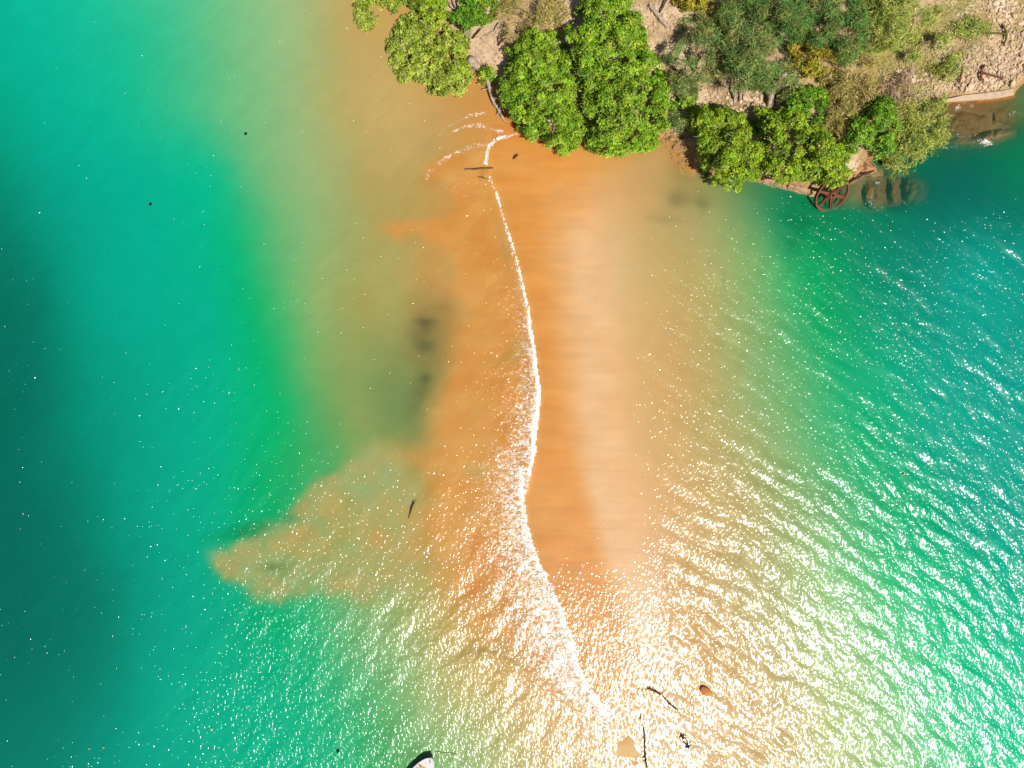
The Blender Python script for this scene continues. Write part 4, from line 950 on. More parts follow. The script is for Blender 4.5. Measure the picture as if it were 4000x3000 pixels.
# ------------------------------------------------------------------ concrete ledge and old masonry wall
def strip(name, top_line, low_line, z_top, thick, mat, parent=None):
    A = [U(x, y, z_top) for x, y in top_line]; B = [U(x, y, z_top) for x, y in low_line]
    bm = bmesh.new(); n = len(A)
    ta = [bm.verts.new(a + np.array([0, 0, ru(-0.03, 0.03)])) for a in A]; tb = [bm.verts.new(b + np.array([0, 0, ru(-0.05, 0.0)])) for b in B]
    la = [bm.verts.new(a - np.array([0, 0, thick])) for a in A]; lb = [bm.verts.new(b - np.array([0, 0, thick])) for b in B]
    for i in range(n - 1):
        bm.faces.new((tb[i], tb[i + 1], ta[i + 1], ta[i])); bm.faces.new((lb[i], la[i], la[i + 1], lb[i + 1]))
        bm.faces.new((tb[i], lb[i], lb[i + 1], tb[i + 1])); bm.faces.new((ta[i], ta[i + 1], la[i + 1], la[i]))
    bm.faces.new((ta[0], la[0], lb[0], tb[0])); bm.faces.new((ta[-1], tb[-1], lb[-1], la[-1]))
    bmesh.ops.recalc_face_normals(bm, faces=bm.faces)
    bmesh.ops.subdivide_edges(bm, edges=list(bm.edges), cuts=1)
    bmesh.ops.bevel(bm, geom=[e for e in bm.edges if e.is_manifold and e.calc_face_angle(0) > 0.6], offset=0.04, segments=2, affect='EDGES')
    me = bpy.data.meshes.new(name); bm.to_mesh(me); bm.free()
    return add(name, me, mat, parent)
led = empty('concrete_ledge', U(3820, 385, 0.0))
def rel(o, root):
    o.location = Vector(o.location) - root.location
    return o
rel(strip('slab', [(3700,386),(3760,372),(3830,364),(3900,356),(3958,346)], [(3694,398),(3760,392),(3830,388),(3900,382),(3962,370)], 0.62, 0.9, M_CONC, led), led)
rel(strip('stained_edge', [(3700,399),(3762,393.5),(3830,389.5),(3902,383.5),(3966,371.5)], [(3702,405),(3762,401),(3830,397),(3902,390),(3972,377)], 0.42, 0.9, M_STAIN, led), led)
tag(led, 'cracked concrete ledge with an orange-stained edge below the anchor', 'ledge')

wall = empty('masonry_wall', U(3040, 715, 0))
WL = [(2905,676),(2960,690),(3010,700),(3060,716),(3110,730),(3160,744),(3196,746)]
def along(pts, t):
    P = np.array(pts, float); L = np.concatenate([[0], np.cumsum(np.hypot(*np.diff(P, axis=0).T))]); s = t * L[-1]
    return np.array([np.interp(s, L, P[:, 0]), np.interp(s, L, P[:, 1])])
wblocks = [bm_mesh('block', lambda bm, k=k: [setattr(v, 'co', v.co + Vector((random.Random(k * 9 + i).uniform(-.04, .04), random.Random(k * 7 + i).uniform(-.04, .04), random.Random(k * 5 + i).uniform(-.03, .03)))) for i, v in enumerate(box(bm, (1, 1, 1))['verts'])], 0.07) for k in range(4)]
for me in wblocks: me.materials.append(M_BLOCK)
rr = random.Random(8)
for course, (z, dy, nb) in enumerate(((0.50, 0, 11), (0.22, 0.16, 12), (-0.08, 0.30, 11))):
    for k in range(nb):
        t = (k + 0.5 + 0.5 * (course % 2)) / (nb + 0.5)
        if course == 0 and rr.random() < 0.12: continue
        a = along(WL, max(t - 0.01, 0)); b = along(WL, min(t + 0.01, 1)); q = along(WL, t)
        p = U(q[0], q[1], z) + np.array([-0.1, -dy - 0.08, 0])
        ang = math.atan2(-(b[1] - a[1]), b[0] - a[0])
        o = add('block', rr.choice(wblocks), None, wall, Vector(p) - wall.location)
        o.scale = (7.2 / nb * rr.uniform(0.84, 0.98), rr.uniform(0.30, 0.46), 0.29)
        o.rotation_euler = (rr.uniform(-.04, .04), rr.uniform(-.04, .04), ang + rr.uniform(-.05, .05))
tag(wall, 'crumbling masonry wall of tan blocks along the water under the leafy trees', 'wall', kind='thing')

# ------------------------------------------------------------------ iron relics
def wheel():
    root = empty('flywheel', U(3249, 759, 0.95))
    n = Vector((0.22, -0.64, 0.74)).normalized()
    root.rotation_euler = n.to_track_quat('Z', 'Y').to_euler()
    Ro, Ri, W, seg = 1.72, 1.58, 0.30, 64
    def rim(bm):
        rings = []
        for k in range(seg):
            a = 2 * math.pi * k / seg; c, s = math.cos(a), math.sin(a)
            rings.append([bm.verts.new((r * c, r * s, z)) for r, z in ((Ro, -W / 2), (Ro, W / 2), (Ri, W / 2), (Ri + 0.03, 0.03), (Ri - 0.05, 0.0), (Ri + 0.03, -0.03), (Ri, -W / 2))])
        for k in range(seg):
            A, B = rings[k], rings[(k + 1) % seg]
            for j in range(7): bm.faces.new((A[j], A[(j + 1) % 7], B[(j + 1) % 7], B[j]))
        bmesh.ops.recalc_face_normals(bm, faces=bm.faces)
    add('rim', bm_mesh('rim', rim), M_RUST, root)
    def hub(bm):
        prof = ((0.15, -0.26), (0.30, -0.26), (0.33, -0.20), (0.33, 0.20), (0.30, 0.26), (0.15, 0.26)); rings = []
        for k in range(28):
            a = 2 * math.pi * k / 28; rings.append([bm.verts.new((r * math.cos(a), r * math.sin(a), z)) for r, z in prof])
        for k in range(28):
            A, B = rings[k], rings[(k + 1) % 28]
            for j in range(6): bm.faces.new((A[j], A[(j + 1) % 6], B[(j + 1) % 6], B[j]))
        bmesh.ops.recalc_face_normals(bm, faces=bm.faces)
    add('hub', bm_mesh('hub', hub), M_RUST, root)
    def spoke(bm):
        L = Ri - 0.30
        def bar(y0, y1, w0, w1, z0, z1):
            x0, x1 = 0.29, Ri + 0.01
            vs = [bm.verts.new(p) for p in ((x0, y0 - w0, z0), (x0, y0 + w0, z0), (x1, y1 + w1, z0), (x1, y1 - w1, z0), (x0, y0 - w0, z1), (x0, y0 + w0, z1), (x1, y1 + w1, z1), (x1, y1 - w1, z1))]
            for f in ((0, 3, 2, 1), (4, 5, 6, 7), (0, 1, 5, 4), (1, 2, 6, 5), (2, 3, 7, 6), (3, 0, 4, 7)): bm.faces.new([vs[i] for i in f])
        bar(0.12, 0.085, 0.03, 0.025, -0.13, 0.13); bar(-0.12, -0.085, 0.03, 0.025, -0.13, 0.13); bar(0, 0, 0.092, 0.062, -0.03, 0.03)
    sm = bm_mesh('spoke', spoke); sm.materials.append(M_RUST)
    for k in range(6):
        o = add('spoke', sm, None, root); o.rotation_euler = (0, 0, math.radians(60 * k + 28))
    tag(root, 'large rusty six-spoked iron wheel leaning half in the water', 'wheel')
wheel()
def anchor(name, label, s0, s1, tip_a, tip_b, mat, z=0.35, fl=0.26):
    p0 = G(*s0, z); p1 = G(*s1, z * 0.55); a = G(*tip_a, z * 0.7); b = G(*tip_b, z * 0.7)
    root = empty(name, p0); O = np.array(p0)
    add('shank', tube_mesh('shank', [(np.linspace(p0, p1, 6) - O, np.linspace(0.11, 0.075, 6))], 8), mat, root)
    def arm(t):
        c = p0 * 2 - (a + b) / 2
        k = np.linspace(0, 1, 7)[:, None]; m = p0 + (t - p0) * 0.5 + (p0 - p1) / np.linalg.norm(p1 - p0) * 0.22
        return (1 - k) ** 2 * p0 + 2 * k * (1 - k) * m + k ** 2 * t - O
    for t in (a, b):
        am = add('arm', tube_mesh('arm', [(arm(t), np.linspace(0.12, 0.06, 7))], 8), mat, root)
        d = (t - p0) / np.linalg.norm(t - p0); q = t - O
        s = np.cross(d, (p1 - p0)); s /= np.linalg.norm(s) + 1e-9
        ax = (p1 - p0) / np.linalg.norm(p1 - p0)
        def fluke(bm):
            for off in (0.03, -0.03):
                pass
            pts = [q + d * fl * 0.8, q - d * fl * 0.9 + s * fl * 0.7, q - d * fl * 0.9 - s * fl * 0.7]
            top = [bm.verts.new(p + ax * 0.04) for p in pts]; bot = [bm.verts.new(p - ax * 0.04) for p in pts]
            bm.faces.new(top); bm.faces.new(bot[::-1])
            for i in range(3): bm.faces.new((top[i], bot[i], bot[(i + 1) % 3], top[(i + 1) % 3]))
            bmesh.ops.recalc_face_normals(bm, faces=bm.faces)
        add('fluke', bm_mesh('fluke', fluke, 0.012), mat, am)
    ax = (p1 - p0) / np.linalg.norm(p1 - p0); sd = np.cross(ax, (0, 0, 1.0)); sd /= np.linalg.norm(sd)
    e = p1 - ax * 0.22 - O
    add('stock', tube_mesh('stock', [(np.linspace(e - sd * 0.32, e + sd * 0.32, 4), [0.04, 0.055, 0.055, 0.04])], 7), mat, root)
    ang = np.linspace(0, 2 * math.pi, 15); rp = p1 - O + ax * 0.12
    add('ring', tube_mesh('ring', [(rp + np.cos(ang)[:, None] * ax * 0.13 + np.sin(ang)[:, None] * sd * 0.13, np.full(15, 0.025))], 6), mat, root)
    tag(root, label, 'anchor')
anchor('iron_anchor', 'rusty iron anchor lying on the rubble above the concrete ledge', (3824,290), (3910,309), (3836,262), (3833,322), M_RUST)
anchor('iron_anchor', 'moss-covered iron anchor lying on the rubble near the right edge', (3919,140), (3850,133), (3906,105), (3913,178), M_MOSSRUST)
def tube_thing(name, label, cat, paths_px, mat, sides=7, group=None, part=None):
    """paths_px: list of ([(px, py, dz above ground/water)...], [radii])"""
    allp = []
    for pts, rad in paths_px:
        P = np.array([Gw(x, y, dz) for x, y, dz in pts])
        k = np.linspace(0, len(P) - 1, max(len(P) * 3, 5))
        Pi = np.stack([np.interp(k, range(len(P)), P[:, j]) for j in range(3)], 1)
        Pi[1:-1] += np.random.default_rng(int(pts[0][0] * 7 + pts[0][1])).normal(0, 0.012 + 0.12 * max(rad) * 0.5, Pi[1:-1].shape)
        allp.append((Pi, np.interp(k, np.linspace(0, len(P) - 1, len(rad)), rad)))
    root_p = allp[0][0][0].copy()
    if len(allp) == 1 or part is None:
        o = add(name, tube_mesh(name, [(p - root_p, r) for p, r in allp], sides), mat, None, root_p)
        return tag(o, label, cat, group)
    root = empty(name, root_p)
    for i, (p, r) in enumerate(allp):
        add('trunk' if i == 0 else part, tube_mesh(part, [(p - root_p, r)], sides), mat, root)
    return tag(root, label, cat, group)
tube_thing('rusty_bar', 'upright rusty bar casting a short dark shadow left of the anchor', 'bar', [([(3741,334,0.1),(3740,300,0.55),(3738,274,0.9)], [0.10, 0.09, 0.08])], M_RUST)
tube_thing('rusty_cable', 'thin rusty cable bent across the foot of the upright bar', 'cable', [([(3690,318,0.08),(3738,317,0.25),(3765,306,0.12),(3792,292,0.1)], [0.03, 0.035, 0.03, 0.03])], M_RUST, 5)
tube_thing('rusty_bracket', 'small forked rusty bracket among stones left of the upright bar', 'bracket', [([(3700,290,0.2),(3699,264,0.3)], [0.05, 0.045]), ([(3700,288,0.2),(3676,262,0.12)], [0.04, 0.025]), ([(3700,286,0.2),(3714,270,0.15)], [0.035, 0.02])], M_RUST, 6, None, 'prong')

# ------------------------------------------------------------------ dead wood
tube_thing('fallen_tree', 'weathered fallen tree with forked bare limbs reaching the surf', 'dead tree',
  [([(1838,236,0.35),(1866,266,0.4),(1892,292,0.5),(1905,325,0.6),(1916,370,0.6),(1932,410,0.5),(1950,444,0.4),(1966,470,0.25)], [0.42, 0.36, 0.24, 0.2, 0.18, 0.17, 0.15, 0.12]),
   ([(1926,392,0.55),(1945,394,0.6),(1962,398,0.45)], [0.13, 0.1, 0.08]), ([(1960,398,0.5),(1956,424,0.5),(1948,440,0.4)], [0.1, 0.1, 0.08]), ([(1952,440,0.4),(1940,456,0.15)], [0.1, 0.05]),
   ([(1956,444,0.4),(1964,466,0.3),(1980,490,0.12)], [0.1, 0.07, 0.03]), ([(1962,434,0.4),(1974,446,0.2)], [0.06, 0.03]), ([(1908,358,0.5),(1884,362,0.35)], [0.06, 0.04])], M_DRIFT, 9, None, 'limb')
GD = 'dead branches on the pale soil'
for i, (lab, paths) in enumerate([
 ('arched dead branch curving across the pale soil near the top', [([(1945,122,0.5),(1950,96,0.5),(1932,128,0.3),(1900,140,0.15),(1888,142,0.05)], [0.05, 0.06, 0.06, 0.05, 0.03])]),
 ('dark forked dead branch lying on the pale soil beside the broad crown', [([(1944,180,0.1),(1972,152,0.35),(1990,120,0.5)], [0.09, 0.07, 0.04]), ([(1948,174,0.15),(1944,148,0.3)], [0.06, 0.03])]),
 ('dark bare branch pointing right from the dead stump', [([(1846,156,0.3),(1866,138,0.5),(1884,122,0.6)], [0.09, 0.08, 0.04])]),
 ('thin straight dead twig lying down the middle of the pale soil', [([(1878,152,0.15),(1910,178,0.1),(1940,204,0.08)], [0.05, 0.04, 0.03])]),
 ('long thin dead branch with side twig along the upper pale soil', [([(1900,142,0.1),(1940,138,0.2),(1975,125,0.25),(1995,108,0.2)], [0.04, 0.045, 0.04, 0.02]), ([(1960,130,0.2),(1965,112,0.25)], [0.03, 0.015])])]):
    tube_thing('dead_branch', lab, 'branch', paths, M_DRIFT if i in (0, 3, 4) else M_DARKWOOD, 6, GD)
tube_thing('dead_stump', 'splintered grey stump with upright stems beside the olive-green tree', 'stump', [([(1820,140,0.1),(1818,110,0.8),(1812,96,1.2)], [0.2, 0.16, 0.1]), ([(1828,142,0.1),(1830,112,0.7)], [0.16, 0.1]), ([(1838,146,0.1),(1842,118,0.6)], [0.14, 0.08]), ([(1832,140,0.1),(1824,108,0.9)], [0.1, 0.06])], M_DRIFT, 7, None, 'stem')
tube_thing('dead_thicket', 'tangle of pale bare stems at the top edge above the olive-green tree', 'dead bush', [([(1786,58,0.4),(1776,30,0.8),(1770,-10,1.0)], [0.09, 0.07, 0.05]), ([(1786,58,0.4),(1794,20,0.9),(1792,-12,1.1)], [0.08, 0.08, 0.06]), ([(1790,50,0.4),(1804,20,0.9),(1806,-10,1.1)], [0.06, 0.05, 0.04]), ([(1782,50,0.4),(1764,40,0.6),(1744,20,0.5)], [0.07, 0.06, 0.04]), ([(1818,44,0.4),(1824,10,1.0)], [0.07, 0.05]), ([(1766,36,0.5),(1750,10,0.7),(1742,-8,0.8)], [0.06, 0.05, 0.03])], M_DRIFT, 6, None, 'stem')
tube_thing('pale_log', 'smooth pale log lying on the bare strip near the top edge', 'log', [([(2533,26,0.2),(2560,58,0.25),(2584,86,0.25),(2606,112,0.15)], [0.12, 0.2, 0.2, 0.1])], M_DRIFT, 9)
tube_thing('dark_branch', 'short dark branch crossing above the pale log', 'branch', [([(2602,0,0.5),(2590,26,0.35),(2574,56,0.15)], [0.09, 0.08, 0.05])], M_DARKWOOD, 7)
tube_thing('standing_trunk', 'tall pale curved tree trunk standing on the stony slope', 'trunk', [([(3001,424,0.1),(2997,392,0.9),(2997,364,1.8),(3012,344,2.4),(3030,336,2.6)], [0.3, 0.27, 0.25, 0.22, 0.14])], M_DRIFT, 10)
tube_thing('bare_sapling', 'forked pale bare sapling rising from the middle of the stony slope', 'sapling', [([(2866,408,0.1),(2862,372,0.8),(2866,340,1.2)], [0.12, 0.1, 0.06]), ([(2888,396,0.1),(2888,360,0.8),(2880,330,1.3)], [0.12, 0.1, 0.05])], M_DRIFT, 7)
tube_thing('dark_stump', 'short black burnt post beside the small bright shrub', 'post', [([(2716,392,0.0),(2713,362,0.7),(2711,340,1.2)], [0.14, 0.12, 0.09])], M_DARKWOOD, 8)
tube_thing('dark_log', 'dark log in the shaded gully left of the blue-green thicket', 'log', [([(2622,262,0.2),(2650,292,0.25),(2680,326,0.15)], [0.14, 0.15, 0.08])], M_DARKWOOD, 8)
tube_thing('dark_branch', 'dark bent branch lying on the reddish bank above the wheel', 'branch', [([(3312,716,0.15),(3336,702,0.5),(3360,690,0.7),(3398,678,0.6)], [0.12, 0.12, 0.11, 0.06])], M_DARKWOOD, 8)
tube_thing('pale_root', 'short pale root beside the upper rim of the wheel', 'root', [([(3292,704,0.35),(3304,716,0.3),(3312,736,0.1)], [0.08, 0.08, 0.05])], M_DRIFT, 7)
tube_thing('driftwood_stick', 'straight brown stick lying across the surf line at the head of the bar', 'stick', [([(1816,668,0.06),(1870,665,0.1),(1926,661,0.08)], [0.06, 0.085, 0.07])], M_STICK, 7)
tube_thing('driftwood_stick', 'short stubby stick standing in the wet sand below the broad crown', 'stick', [([(2006,624,0.05),(2014,616,0.2),(2024,610,0.3)], [0.07, 0.09, 0.05])], M_DARKWOOD, 7)
tube_thing('driftwood_stick', 'small brown branch half sunk in the swash behind the straight stick', 'stick', [([(1868,694,0.02),(1890,700,0.07),(1908,704,0.03)], [0.05, 0.09, 0.04]), ([(1890,698,0.05),(1884,690,0.1)], [0.03, 0.02])], M_STICK, 6)
tube_thing('driftwood_stick', 'dark slender snag in the tan water outside the surf', 'stick', [([(1604,2012,0.05),(1614,1980,0.15),(1626,1950,0.25)], [0.04, 0.09, 0.05]), ([(1616,1970,0.15),(1636,1944,0.2)], [0.035, 0.02])], M_DARKWOOD, 6)
tube_thing('driftwood_stick', 'dark broken branch with a fork at the foot of the bar', 'stick', [([(2526,2682,0.12),(2548,2692,0.16),(2566,2702,0.14),(2580,2710,0.1)], [0.06, 0.09, 0.08, 0.05]), ([(2576,2706,0.1),(2590,2700,0.16)], [0.04, 0.02]), ([(2530,2686,0.1),(2514,2690,0.08),(2492,2688,0.05)], [0.04, 0.03, 0.02])], M_DARKWOOD, 6)
tube_thing('driftwood_stick', 'long thin dark stick below the broken branch', 'stick', [([(2588,2714,0.08),(2606,2738,0.12),(2622,2752,0.12),(2646,2768,0.06)], [0.05, 0.075, 0.07, 0.05])], M_DARKWOOD, 6)
tube_thing('wooden_pole', 'long straight pole lying on the sand flat at the bottom edge', 'pole', [([(2513,2836,0.1),(2517,2900,0.12),(2520,2955,0.12),(2526,2998,0.1)], [0.06, 0.07, 0.07, 0.06])], M_DARKWOOD, 8)
def scrap(bm):
    vs = [bm.verts.new(p) for p in ((-0.25, -0.02, 0), (0.0, 0.12, 0.02), (0.18, 0.10, 0), (0.16, -0.10, 0.0), (-0.05, -0.05, 0.02))]
    f = bm.faces.new(vs); r = bmesh.ops.extrude_face_region(bm, geom=[f]); bmesh.ops.translate(bm, vec=(0, 0, 0.07), verts=[v for v in r['geom'] if isinstance(v, bmesh.types.BMVert)])
    bmesh.ops.recalc_face_normals(bm, faces=bm.faces)
g = Gw(2516, 2963, 0.22)
tag(add('plastic_scrap', bm_mesh('plastic_scrap', scrap, 0.012), M_BLACK, None, g), 'dark triangular scrap against the long pole', 'scrap')
tube_thing('wood_chip', 'tiny dark crooked chip above the sand flat', 'wood chip', [([(2494,2804,0.04),(2502,2800,0.1),(2502,2790,0.08)], [0.03, 0.07, 0.04])], M_DARKWOOD, 6)
# orange palm-husk-like piece
def husk(bm):
    n, mm = 9, 5; rows = []
    for i in range(n):
        t = i / (n - 1); wv = 0.42 * math.sin(math.pi * (0.12 + 0.8 * t)) ** 0.8
        rows.append([bm.verts.new((-0.55 + 1.25 * t, (j / (mm - 1) - 0.62) * wv * 2, 0.09 * (1 - (2 * j / (mm - 1) - 1) ** 2) * math.sin(math.pi * t) + 0.02 * (j % 2))) for j in range(mm)])
    for i in range(n - 1):
        for j in range(mm - 1): bm.faces.new((rows[i][j], rows[i + 1][j], rows[i + 1][j + 1], rows[i][j + 1]))
    r = bmesh.ops.extrude_face_region(bm, geom=list(bm.faces)); bmesh.ops.translate(bm, vec=(0, 0, 0.05), verts=[v for v in r['geom'] if isinstance(v, bmesh.types.BMVert)]); bmesh.ops.recalc_face_normals(bm, faces=list(bm.faces))
o = add('palm_husk', bm_mesh('palm_husk', husk, 0, True), rough_mat('husk_brown', (196, 104, 48), (240, 160, 92), 3, bump=0.01, bscale=9), None, Gw(2751, 2688, 0.08), (0.12, 0, math.radians(-32)))
tag(o, 'orange-brown palm husk in the shallow water beyond the sticks', 'husk')
# small floating bits
def leaflet(bm):
    bmesh.ops.create_circle(bm, cap_ends=True, segments=8, radius=0.12)
    for v in bm.verts: v.co.y *= 0.5; v.co.z = 0.03 * abs(v.co.y) * 8
    r = bmesh.ops.extrude_face_region(bm, geom=list(bm.faces)); bmesh.ops.translate(bm, vec=(0, 0, 0.02), verts=[v for v in r['geom'] if isinstance(v, bmesh.types.BMVert)]); bmesh.ops.recalc_face_normals(bm, faces=list(bm.faces))
M_FLOATY = rough_mat('yellow_leaf', (206, 190, 60), (226, 206, 110), 6, bump=0)
lfm = bm_mesh('floating_leaf', leaflet); 
for x, y, mt, lab in [(350,2925,0,'yellow leaf floating near the lower left corner'),(405,2920,0,'second yellow leaf floating beside the one near the lower left corner'),(825,2850,0,'lone yellow leaf floating in the bright teal water near the bottom'),(588,798,1,'dark floating scrap on the teal water at the left'),(960,523,1,'dark floating speck on the pale green water'),(1320,2935,1,'dark crumb floating in the glitter above the boat'),(3532,1853,0,'yellow leaf floating in the glitter at the right'),(1382,222,2,'white floating scrap beside the olive-green tree'),(1640,322,2,'white bit of litter floating off the rounded olive-green tree')]:
    me = lfm.copy(); me.materials.append((M_FLOATY, M_BLACK, M_WHITECLOTH)[mt])
    if lab.startswith('white bit'): x, y = 1489, 221; 
    if lab.startswith('white floating'): x, y = 1356, 111
    o = add('floating_leaf' if mt == 0 else 'floating_scrap', me, None, None, U(x, y, 0.10), (0, 0, ru(0, 6)))
    if mt == 1: o.scale = (1.3, 2.2, 2)
    tag(o, lab, 'leaf' if mt == 0 else 'scrap', 'floating bits')

# ------------------------------------------------------------------ boat
def boat():
    tip = U(1687, 2960, 0.6)
    ang = math.radians(58)                 # heading of the bow, from +X
    root = empty('motor_boat', (tip[0] - 3.3 * math.cos(ang), tip[1] - 3.3 * math.sin(ang), 0.0))
    root.rotation_euler = (0, 0, ang)
    st = np.linspace(0, 1, 23)             # stern to bow, x from -3.2 to 3.3
    def half(t, k=1.0): return 1.18 * k * (min(1, 0.86 + 0.3 * t) if t < 0.45 else max(0.0, 1 - ((t - 0.45) / 0.55) ** 2.4) ** 0.62)
    def x_of(t): return -3.2 + 6.5 * t
    def hull(bm):
        rings = []
        for t in st:
            h = half(t); sh = 0.48 + 0.14 * t ** 2; x = x_of(t)
            rk = 0.34 * t ** 3
            pts = [(x - rk * 2.2, 0, -0.28 + 0.3 * t ** 4), (x - rk * 1.5, h * 0.52, -0.10 + 0.2 * t ** 4), (x - rk * 0.6, h * 0.80, 0.22), (x, h + 0.02, sh), (x, h + 0.04, sh + 0.03), (x, max(h - 0.10, 0), sh + 0.04), (x, max(h - 0.13, 0), sh - 0.04)]
            rings.append([bm.verts.new(p) for p in pts] + [bm.verts.new((p[0], -p[1], p[2])) for p in pts[1:]])
        order = [6, 5, 4, 3, 2, 1, 0, 7, 8, 9, 10, 11, 12]
        for a, b2 in zip(rings[:-1], rings[1:]):
            for i, j in zip(order[:-1], order[1:]): bm.faces.new((a[i], b2[i], b2[j], a[j]))
        bm.faces.new([rings[0][i] for i in order])
        bmesh.ops.remove_doubles(bm, verts=list(bm.verts), dist=0.004)
        bmesh.ops.recalc_face_normals(bm, faces=bm.faces)
    add('hull', bm_mesh('hull', hull, 0, True), M_WHITE, root)
    def floor_(bm, z, t0, t1, k):
        ts = np.linspace(t0, t1, 15); L = [bm.verts.new((x_of(t), half(t) - k, z)) for t in ts if half(t) > k + 0.02]; Rr = [bm.verts.new((x_of(t), -half(t) + k, z)) for t in ts if half(t) > k + 0.02]
        for i in range(len(L) - 1): bm.faces.new((L[i], Rr[i], Rr[i + 1], L[i + 1]))
    add('cockpit_floor', bm_mesh('cockpit_floor', lambda bm: floor_(bm, 0.18, 0.0, 0.80, 0.12)), M_CREAM, root)
    def deck(bm):
        floor_(bm, 0.60, 0.82, 1.0, 0.09)
    bd = add('bow_deck', bm_mesh('bow_deck', deck), M_WHITE, root)
    def side_bench(bm, s):
        ts = np.linspace(0.42, 0.80, 9); pts = []
        for t in ts: pts.append((x_of(t), s * (half(t) - 0.14), s * max(half(t) - 0.50, 0.1)))
        top = [(bm.verts.new((x, a, 0.52)), bm.verts.new((x, b2, 0.52)), bm.verts.new((x, b2, 0.19))) for x, a, b2 in pts]
        for p, q in zip(top[:-1], top[1:]): bm.faces.new((p[0], p[1], q[1], q[0])); bm.faces.new((p[1], p[2], q[2], q[1]))
        bmesh.ops.recalc_face_normals(bm, faces=bm.faces)
    sbs = [add('side_bench', bm_mesh('side_bench', lambda bm: side_bench(bm, s)), M_CREAM, root) for s in (1, -1)]
    add('bow_cushion', bm_mesh('bow_cushion', lambda bm: box(bm, (0.34, 1.0, 0.12), (2.0, 0, 0.56)), 0.04), M_TAN, root)
    add('seat_cushion', bm_mesh('seat_cushion', lambda bm: box(bm, (0.62, 0.62, 0.34), (1.15, -0.05, 0.36)), 0.05), M_TAN, root)
    add('console', bm_mesh('console', lambda bm: box(bm, (0.55, 0.75, 0.85), (-0.9, 0, 0.6)), 0.06), M_WHITE, root)
    add('hatch', bm_mesh('hatch', lambda bm: box(bm, (0.26, 0.2, 0.03), (1.55, 0.62, 0.535)), 0.01), M_DARKTRIM, sbs[0])
    add('fender', tube_mesh('fender', [(np.array([(0.55, 1.02, 0.56), (0.75, 1.0, 0.58), (1.15, 0.95, 0.6), (1.3, 0.92, 0.58)]), [0.03, 0.06, 0.06, 0.03])], 8), M_DARKTRIM, root)
    add('floor_strip', bm_mesh('floor_strip', lambda bm: box(bm, (0.7, 0.06, 0.05), (1.1, 0.45, 0.22)), 0.01), M_STICK, root)
    add('floor_strip', bm_mesh('floor_strip', lambda bm: box(bm, (0.7, 0.06, 0.05), (1.5, -0.38, 0.22)), 0.01), M_STICK, root)
    add('bow_cleat', tube_mesh('bow_cleat', [(np.array([(2.75, -0.12, 0.64), (2.9, -0.03, 0.67), (3.08, 0.06, 0.66)]), [0.02, 0.035, 0.02])], 6), M_DARKTRIM, bd)
    add('engine', bm_mesh('engine', lambda bm: box(bm, (0.5, 0.42, 0.7), (-3.35, 0, 0.75)), 0.1), M_DARKTRIM, root)
    tag(root, 'white open boat with tan cushions, its bow showing at the bottom edge', 'boat')
    a = U(1689, 2961, 0.64); b = U(1805, 2945, 0.02); k = np.linspace(0, 1, 12)[:, None]
    P = a + (b - a) * k; P[:, 2] = 0.56 * (1 - k[:, 0]) ** 1.6 + 0.08
    o = add('mooring_rope', tube_mesh('mooring_rope', [(P - a, np.full(12, 0.028))], 6), M_ROPE, None, a)
    tag(o, 'yellowish mooring rope running from the bow of the white boat', 'rope')
boat()

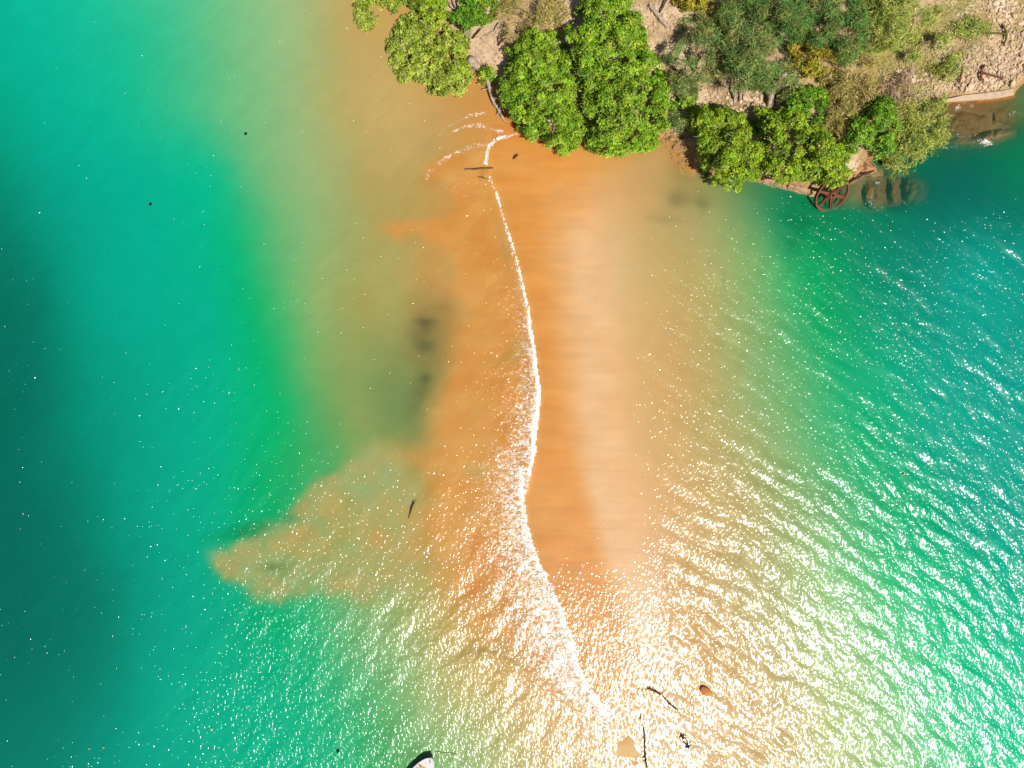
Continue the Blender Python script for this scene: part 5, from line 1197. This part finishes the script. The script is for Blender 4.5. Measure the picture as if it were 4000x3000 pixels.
# ------------------------------------------------------------------ person standing in the shallows
def person():
    feet = Gw(2674, 2889)
    z0 = gz1(feet[0], feet[1])
    root = empty('person', (feet[0], feet[1], z0))
    root.rotation_euler = (0, 0, math.radians(12)); root.scale = (0.95, 0.95, 0.95)
    J = {'hip': (0, 0, 0.93), 'waist': (0, 0.0, 1.10), 'chest': (0, 0.01, 1.32), 'neck': (0, 0.02, 1.49), 'head': (0, 0.04, 1.58), 'crown': (0, 0.03, 1.67)}
    for s, n in ((1, 'r'), (-1, 'l')):
        J['thigh' + n] = (0.11 * s, 0, 0.86); J['knee' + n] = (0.17 * s, 0.03, 0.48); J['ankle' + n] = (0.21 * s, 0.0, 0.09); J['toe' + n] = (0.24 * s, 0.16, 0.04)
        J['sh' + n] = (0.19 * s, 0.0, 1.42); J['el' + n] = (0.30 * s, 0.02, 1.15); J['wr' + n] = (0.33 * s, 0.12, 0.93); J['ha' + n] = (0.33 * s, 0.16, 0.85)
    E = [('hip', 'waist'), ('waist', 'chest'), ('chest', 'neck'), ('neck', 'head'), ('head', 'crown')]
    for n in 'rl': E += [('hip', 'thigh' + n), ('thigh' + n, 'knee' + n), ('knee' + n, 'ankle' + n), ('ankle' + n, 'toe' + n), ('chest', 'sh' + n), ('sh' + n, 'el' + n), ('el' + n, 'wr' + n), ('wr' + n, 'ha' + n)]
    rad = {'hip': .14, 'waist': .125, 'chest': .15, 'neck': .06, 'head': .095, 'crown': .075, 'thigh': .092, 'knee': .06, 'ankle': .042, 'toe': .035, 'sh': .065, 'el': .045, 'wr': .032, 'ha': .036}
    def skin(name, keys, grow, mat):
        me = bpy.data.meshes.new(name); ks = list(keys)
        me.from_pydata([J[k] for k in ks], [(ks.index(a), ks.index(b)) for a, b in E if a in ks and b in ks], [])
        o = add(name, me, mat, root)
        m = o.modifiers.new('skin', 'SKIN'); m.use_smooth_shade = True
        for i, k in enumerate(ks):
            r = rad.get(k, rad.get(k[:-1], 0.05)) * grow
            me.skin_vertices[0].data[i].radius = (r, r); me.skin_vertices[0].data[i].use_root = (i == 0)
        sb = o.modifiers.new('sub', 'SUBSURF'); sb.levels = 2; sb.render_levels = 2
        return o
    skin('body', J.keys(), 1.0, M_SKIN)
    # five fingers on each hand
    for s in (1, -1):
        P = []
        for k in range(5):
            b0 = np.array([(0.33 + 0.022 * (k - 2)) * s, 0.17 + (0.0 if k else -0.03), 0.84]); L = (0.06, 0.085, 0.09, 0.085, 0.07)[k]
            P.append((np.array([b0, b0 + np.array([0.004 * (k - 2) * s, 0.02, -L * 0.5]), b0 + np.array([0.004 * (k - 2) * s, 0.01, -L])]), [0.011, 0.010, 0.007]))
        add('fingers', tube_mesh('fingers', P, 6), M_SKIN, root)
    rad['chest'] = .165
    J['slr'] = (0.27, 0.01, 1.24); J['sll'] = (-0.27, 0.01, 1.24); rad['sl'] = .058
    E += [('shr', 'slr'), ('shl', 'sll')]
    skin('shirt', ['hip', 'waist', 'chest', 'shr', 'shl', 'slr', 'sll'], 1.22, M_SHORTS)
    hair = bm_mesh('hair', lambda bm: bmesh.ops.create_uvsphere(bm, u_segments=14, v_segments=10, radius=0.108, matrix=Matrix.Translation((0, 0.015, 1.635)) @ Matrix.Diagonal((0.95, 1.08, 0.9, 1))), 0, True)
    add('hair', hair, M_HAIR, root)
    for s in (1, -1):
        add('ear', bm_mesh('ear', lambda bm: bmesh.ops.create_uvsphere(bm, u_segments=8, v_segments=6, radius=0.03, matrix=Matrix.Translation((0.098 * s, 0.03, 1.585)) @ Matrix.Diagonal((0.4, 0.8, 1.1, 1))), 0, True), M_SKIN, root)
    add('nose', bm_mesh('nose', lambda bm: bmesh.ops.create_cone(bm, segments=6, radius1=0.022, radius2=0.008, depth=0.05, matrix=Matrix.Translation((0, 0.135, 1.58))), 0, True), M_SKIN, root)
    tag(root, 'person in a blue top standing with legs apart in the shallow water', 'person')
person()

# ------------------------------------------------------------------ foam heaped along the surf line
rs = np.random.default_rng(5); FV, FF, off = [], [], 0
for pts, dens, wf in ((FRONT_A, 4.0, lambda y: 7), (FRONT_B, 11.0, lambda y: np.interp(y, [690, 1000, 1300, 1500, 1700, 1850], [7, 11, 18, 30, 34, 20])), (FRONT_C, 13.0, lambda y: np.interp(y, [1850, 2100, 2300, 2600, 2800], [24, 34, 40, 50, 36]))):
    P = np.array(pts, float); L = np.hypot(*np.diff(P, axis=0).T).sum() / 40
    for k in range(int(L * dens * 1.5)):
        q = along(pts, rs.random()); wd = wf(q[1])
        if q[1] < 1250 and rs.random() < 0.6: continue
        q = q + np.array([-abs(rs.normal(0, wd * 0.4)) - 2, rs.normal(0, 5)])
        s = 0.04 * (2.6 ** rs.random())
        p = U(q[0], q[1], 0.09)
        vv = bv * (1 + rs.normal(0, 0.2, (len(bv), 1))) * np.array([s * rs.uniform(0.8, 1.4), s * rs.uniform(1.0, 2.6), s * 0.22]) + p + np.array([0, 0, rs.uniform(-0.03, 0.02)])
        FV.append(vv); FF.append(bf + off); off += len(bv)
tag(add('surf_foam', mesh_np('surf_foam', np.concatenate(FV), np.concatenate(FF), None, True), M_FOAMLUMP), 'line of white foam where the wave runs up the sandbar', 'foam', kind='stuff')
print('done')
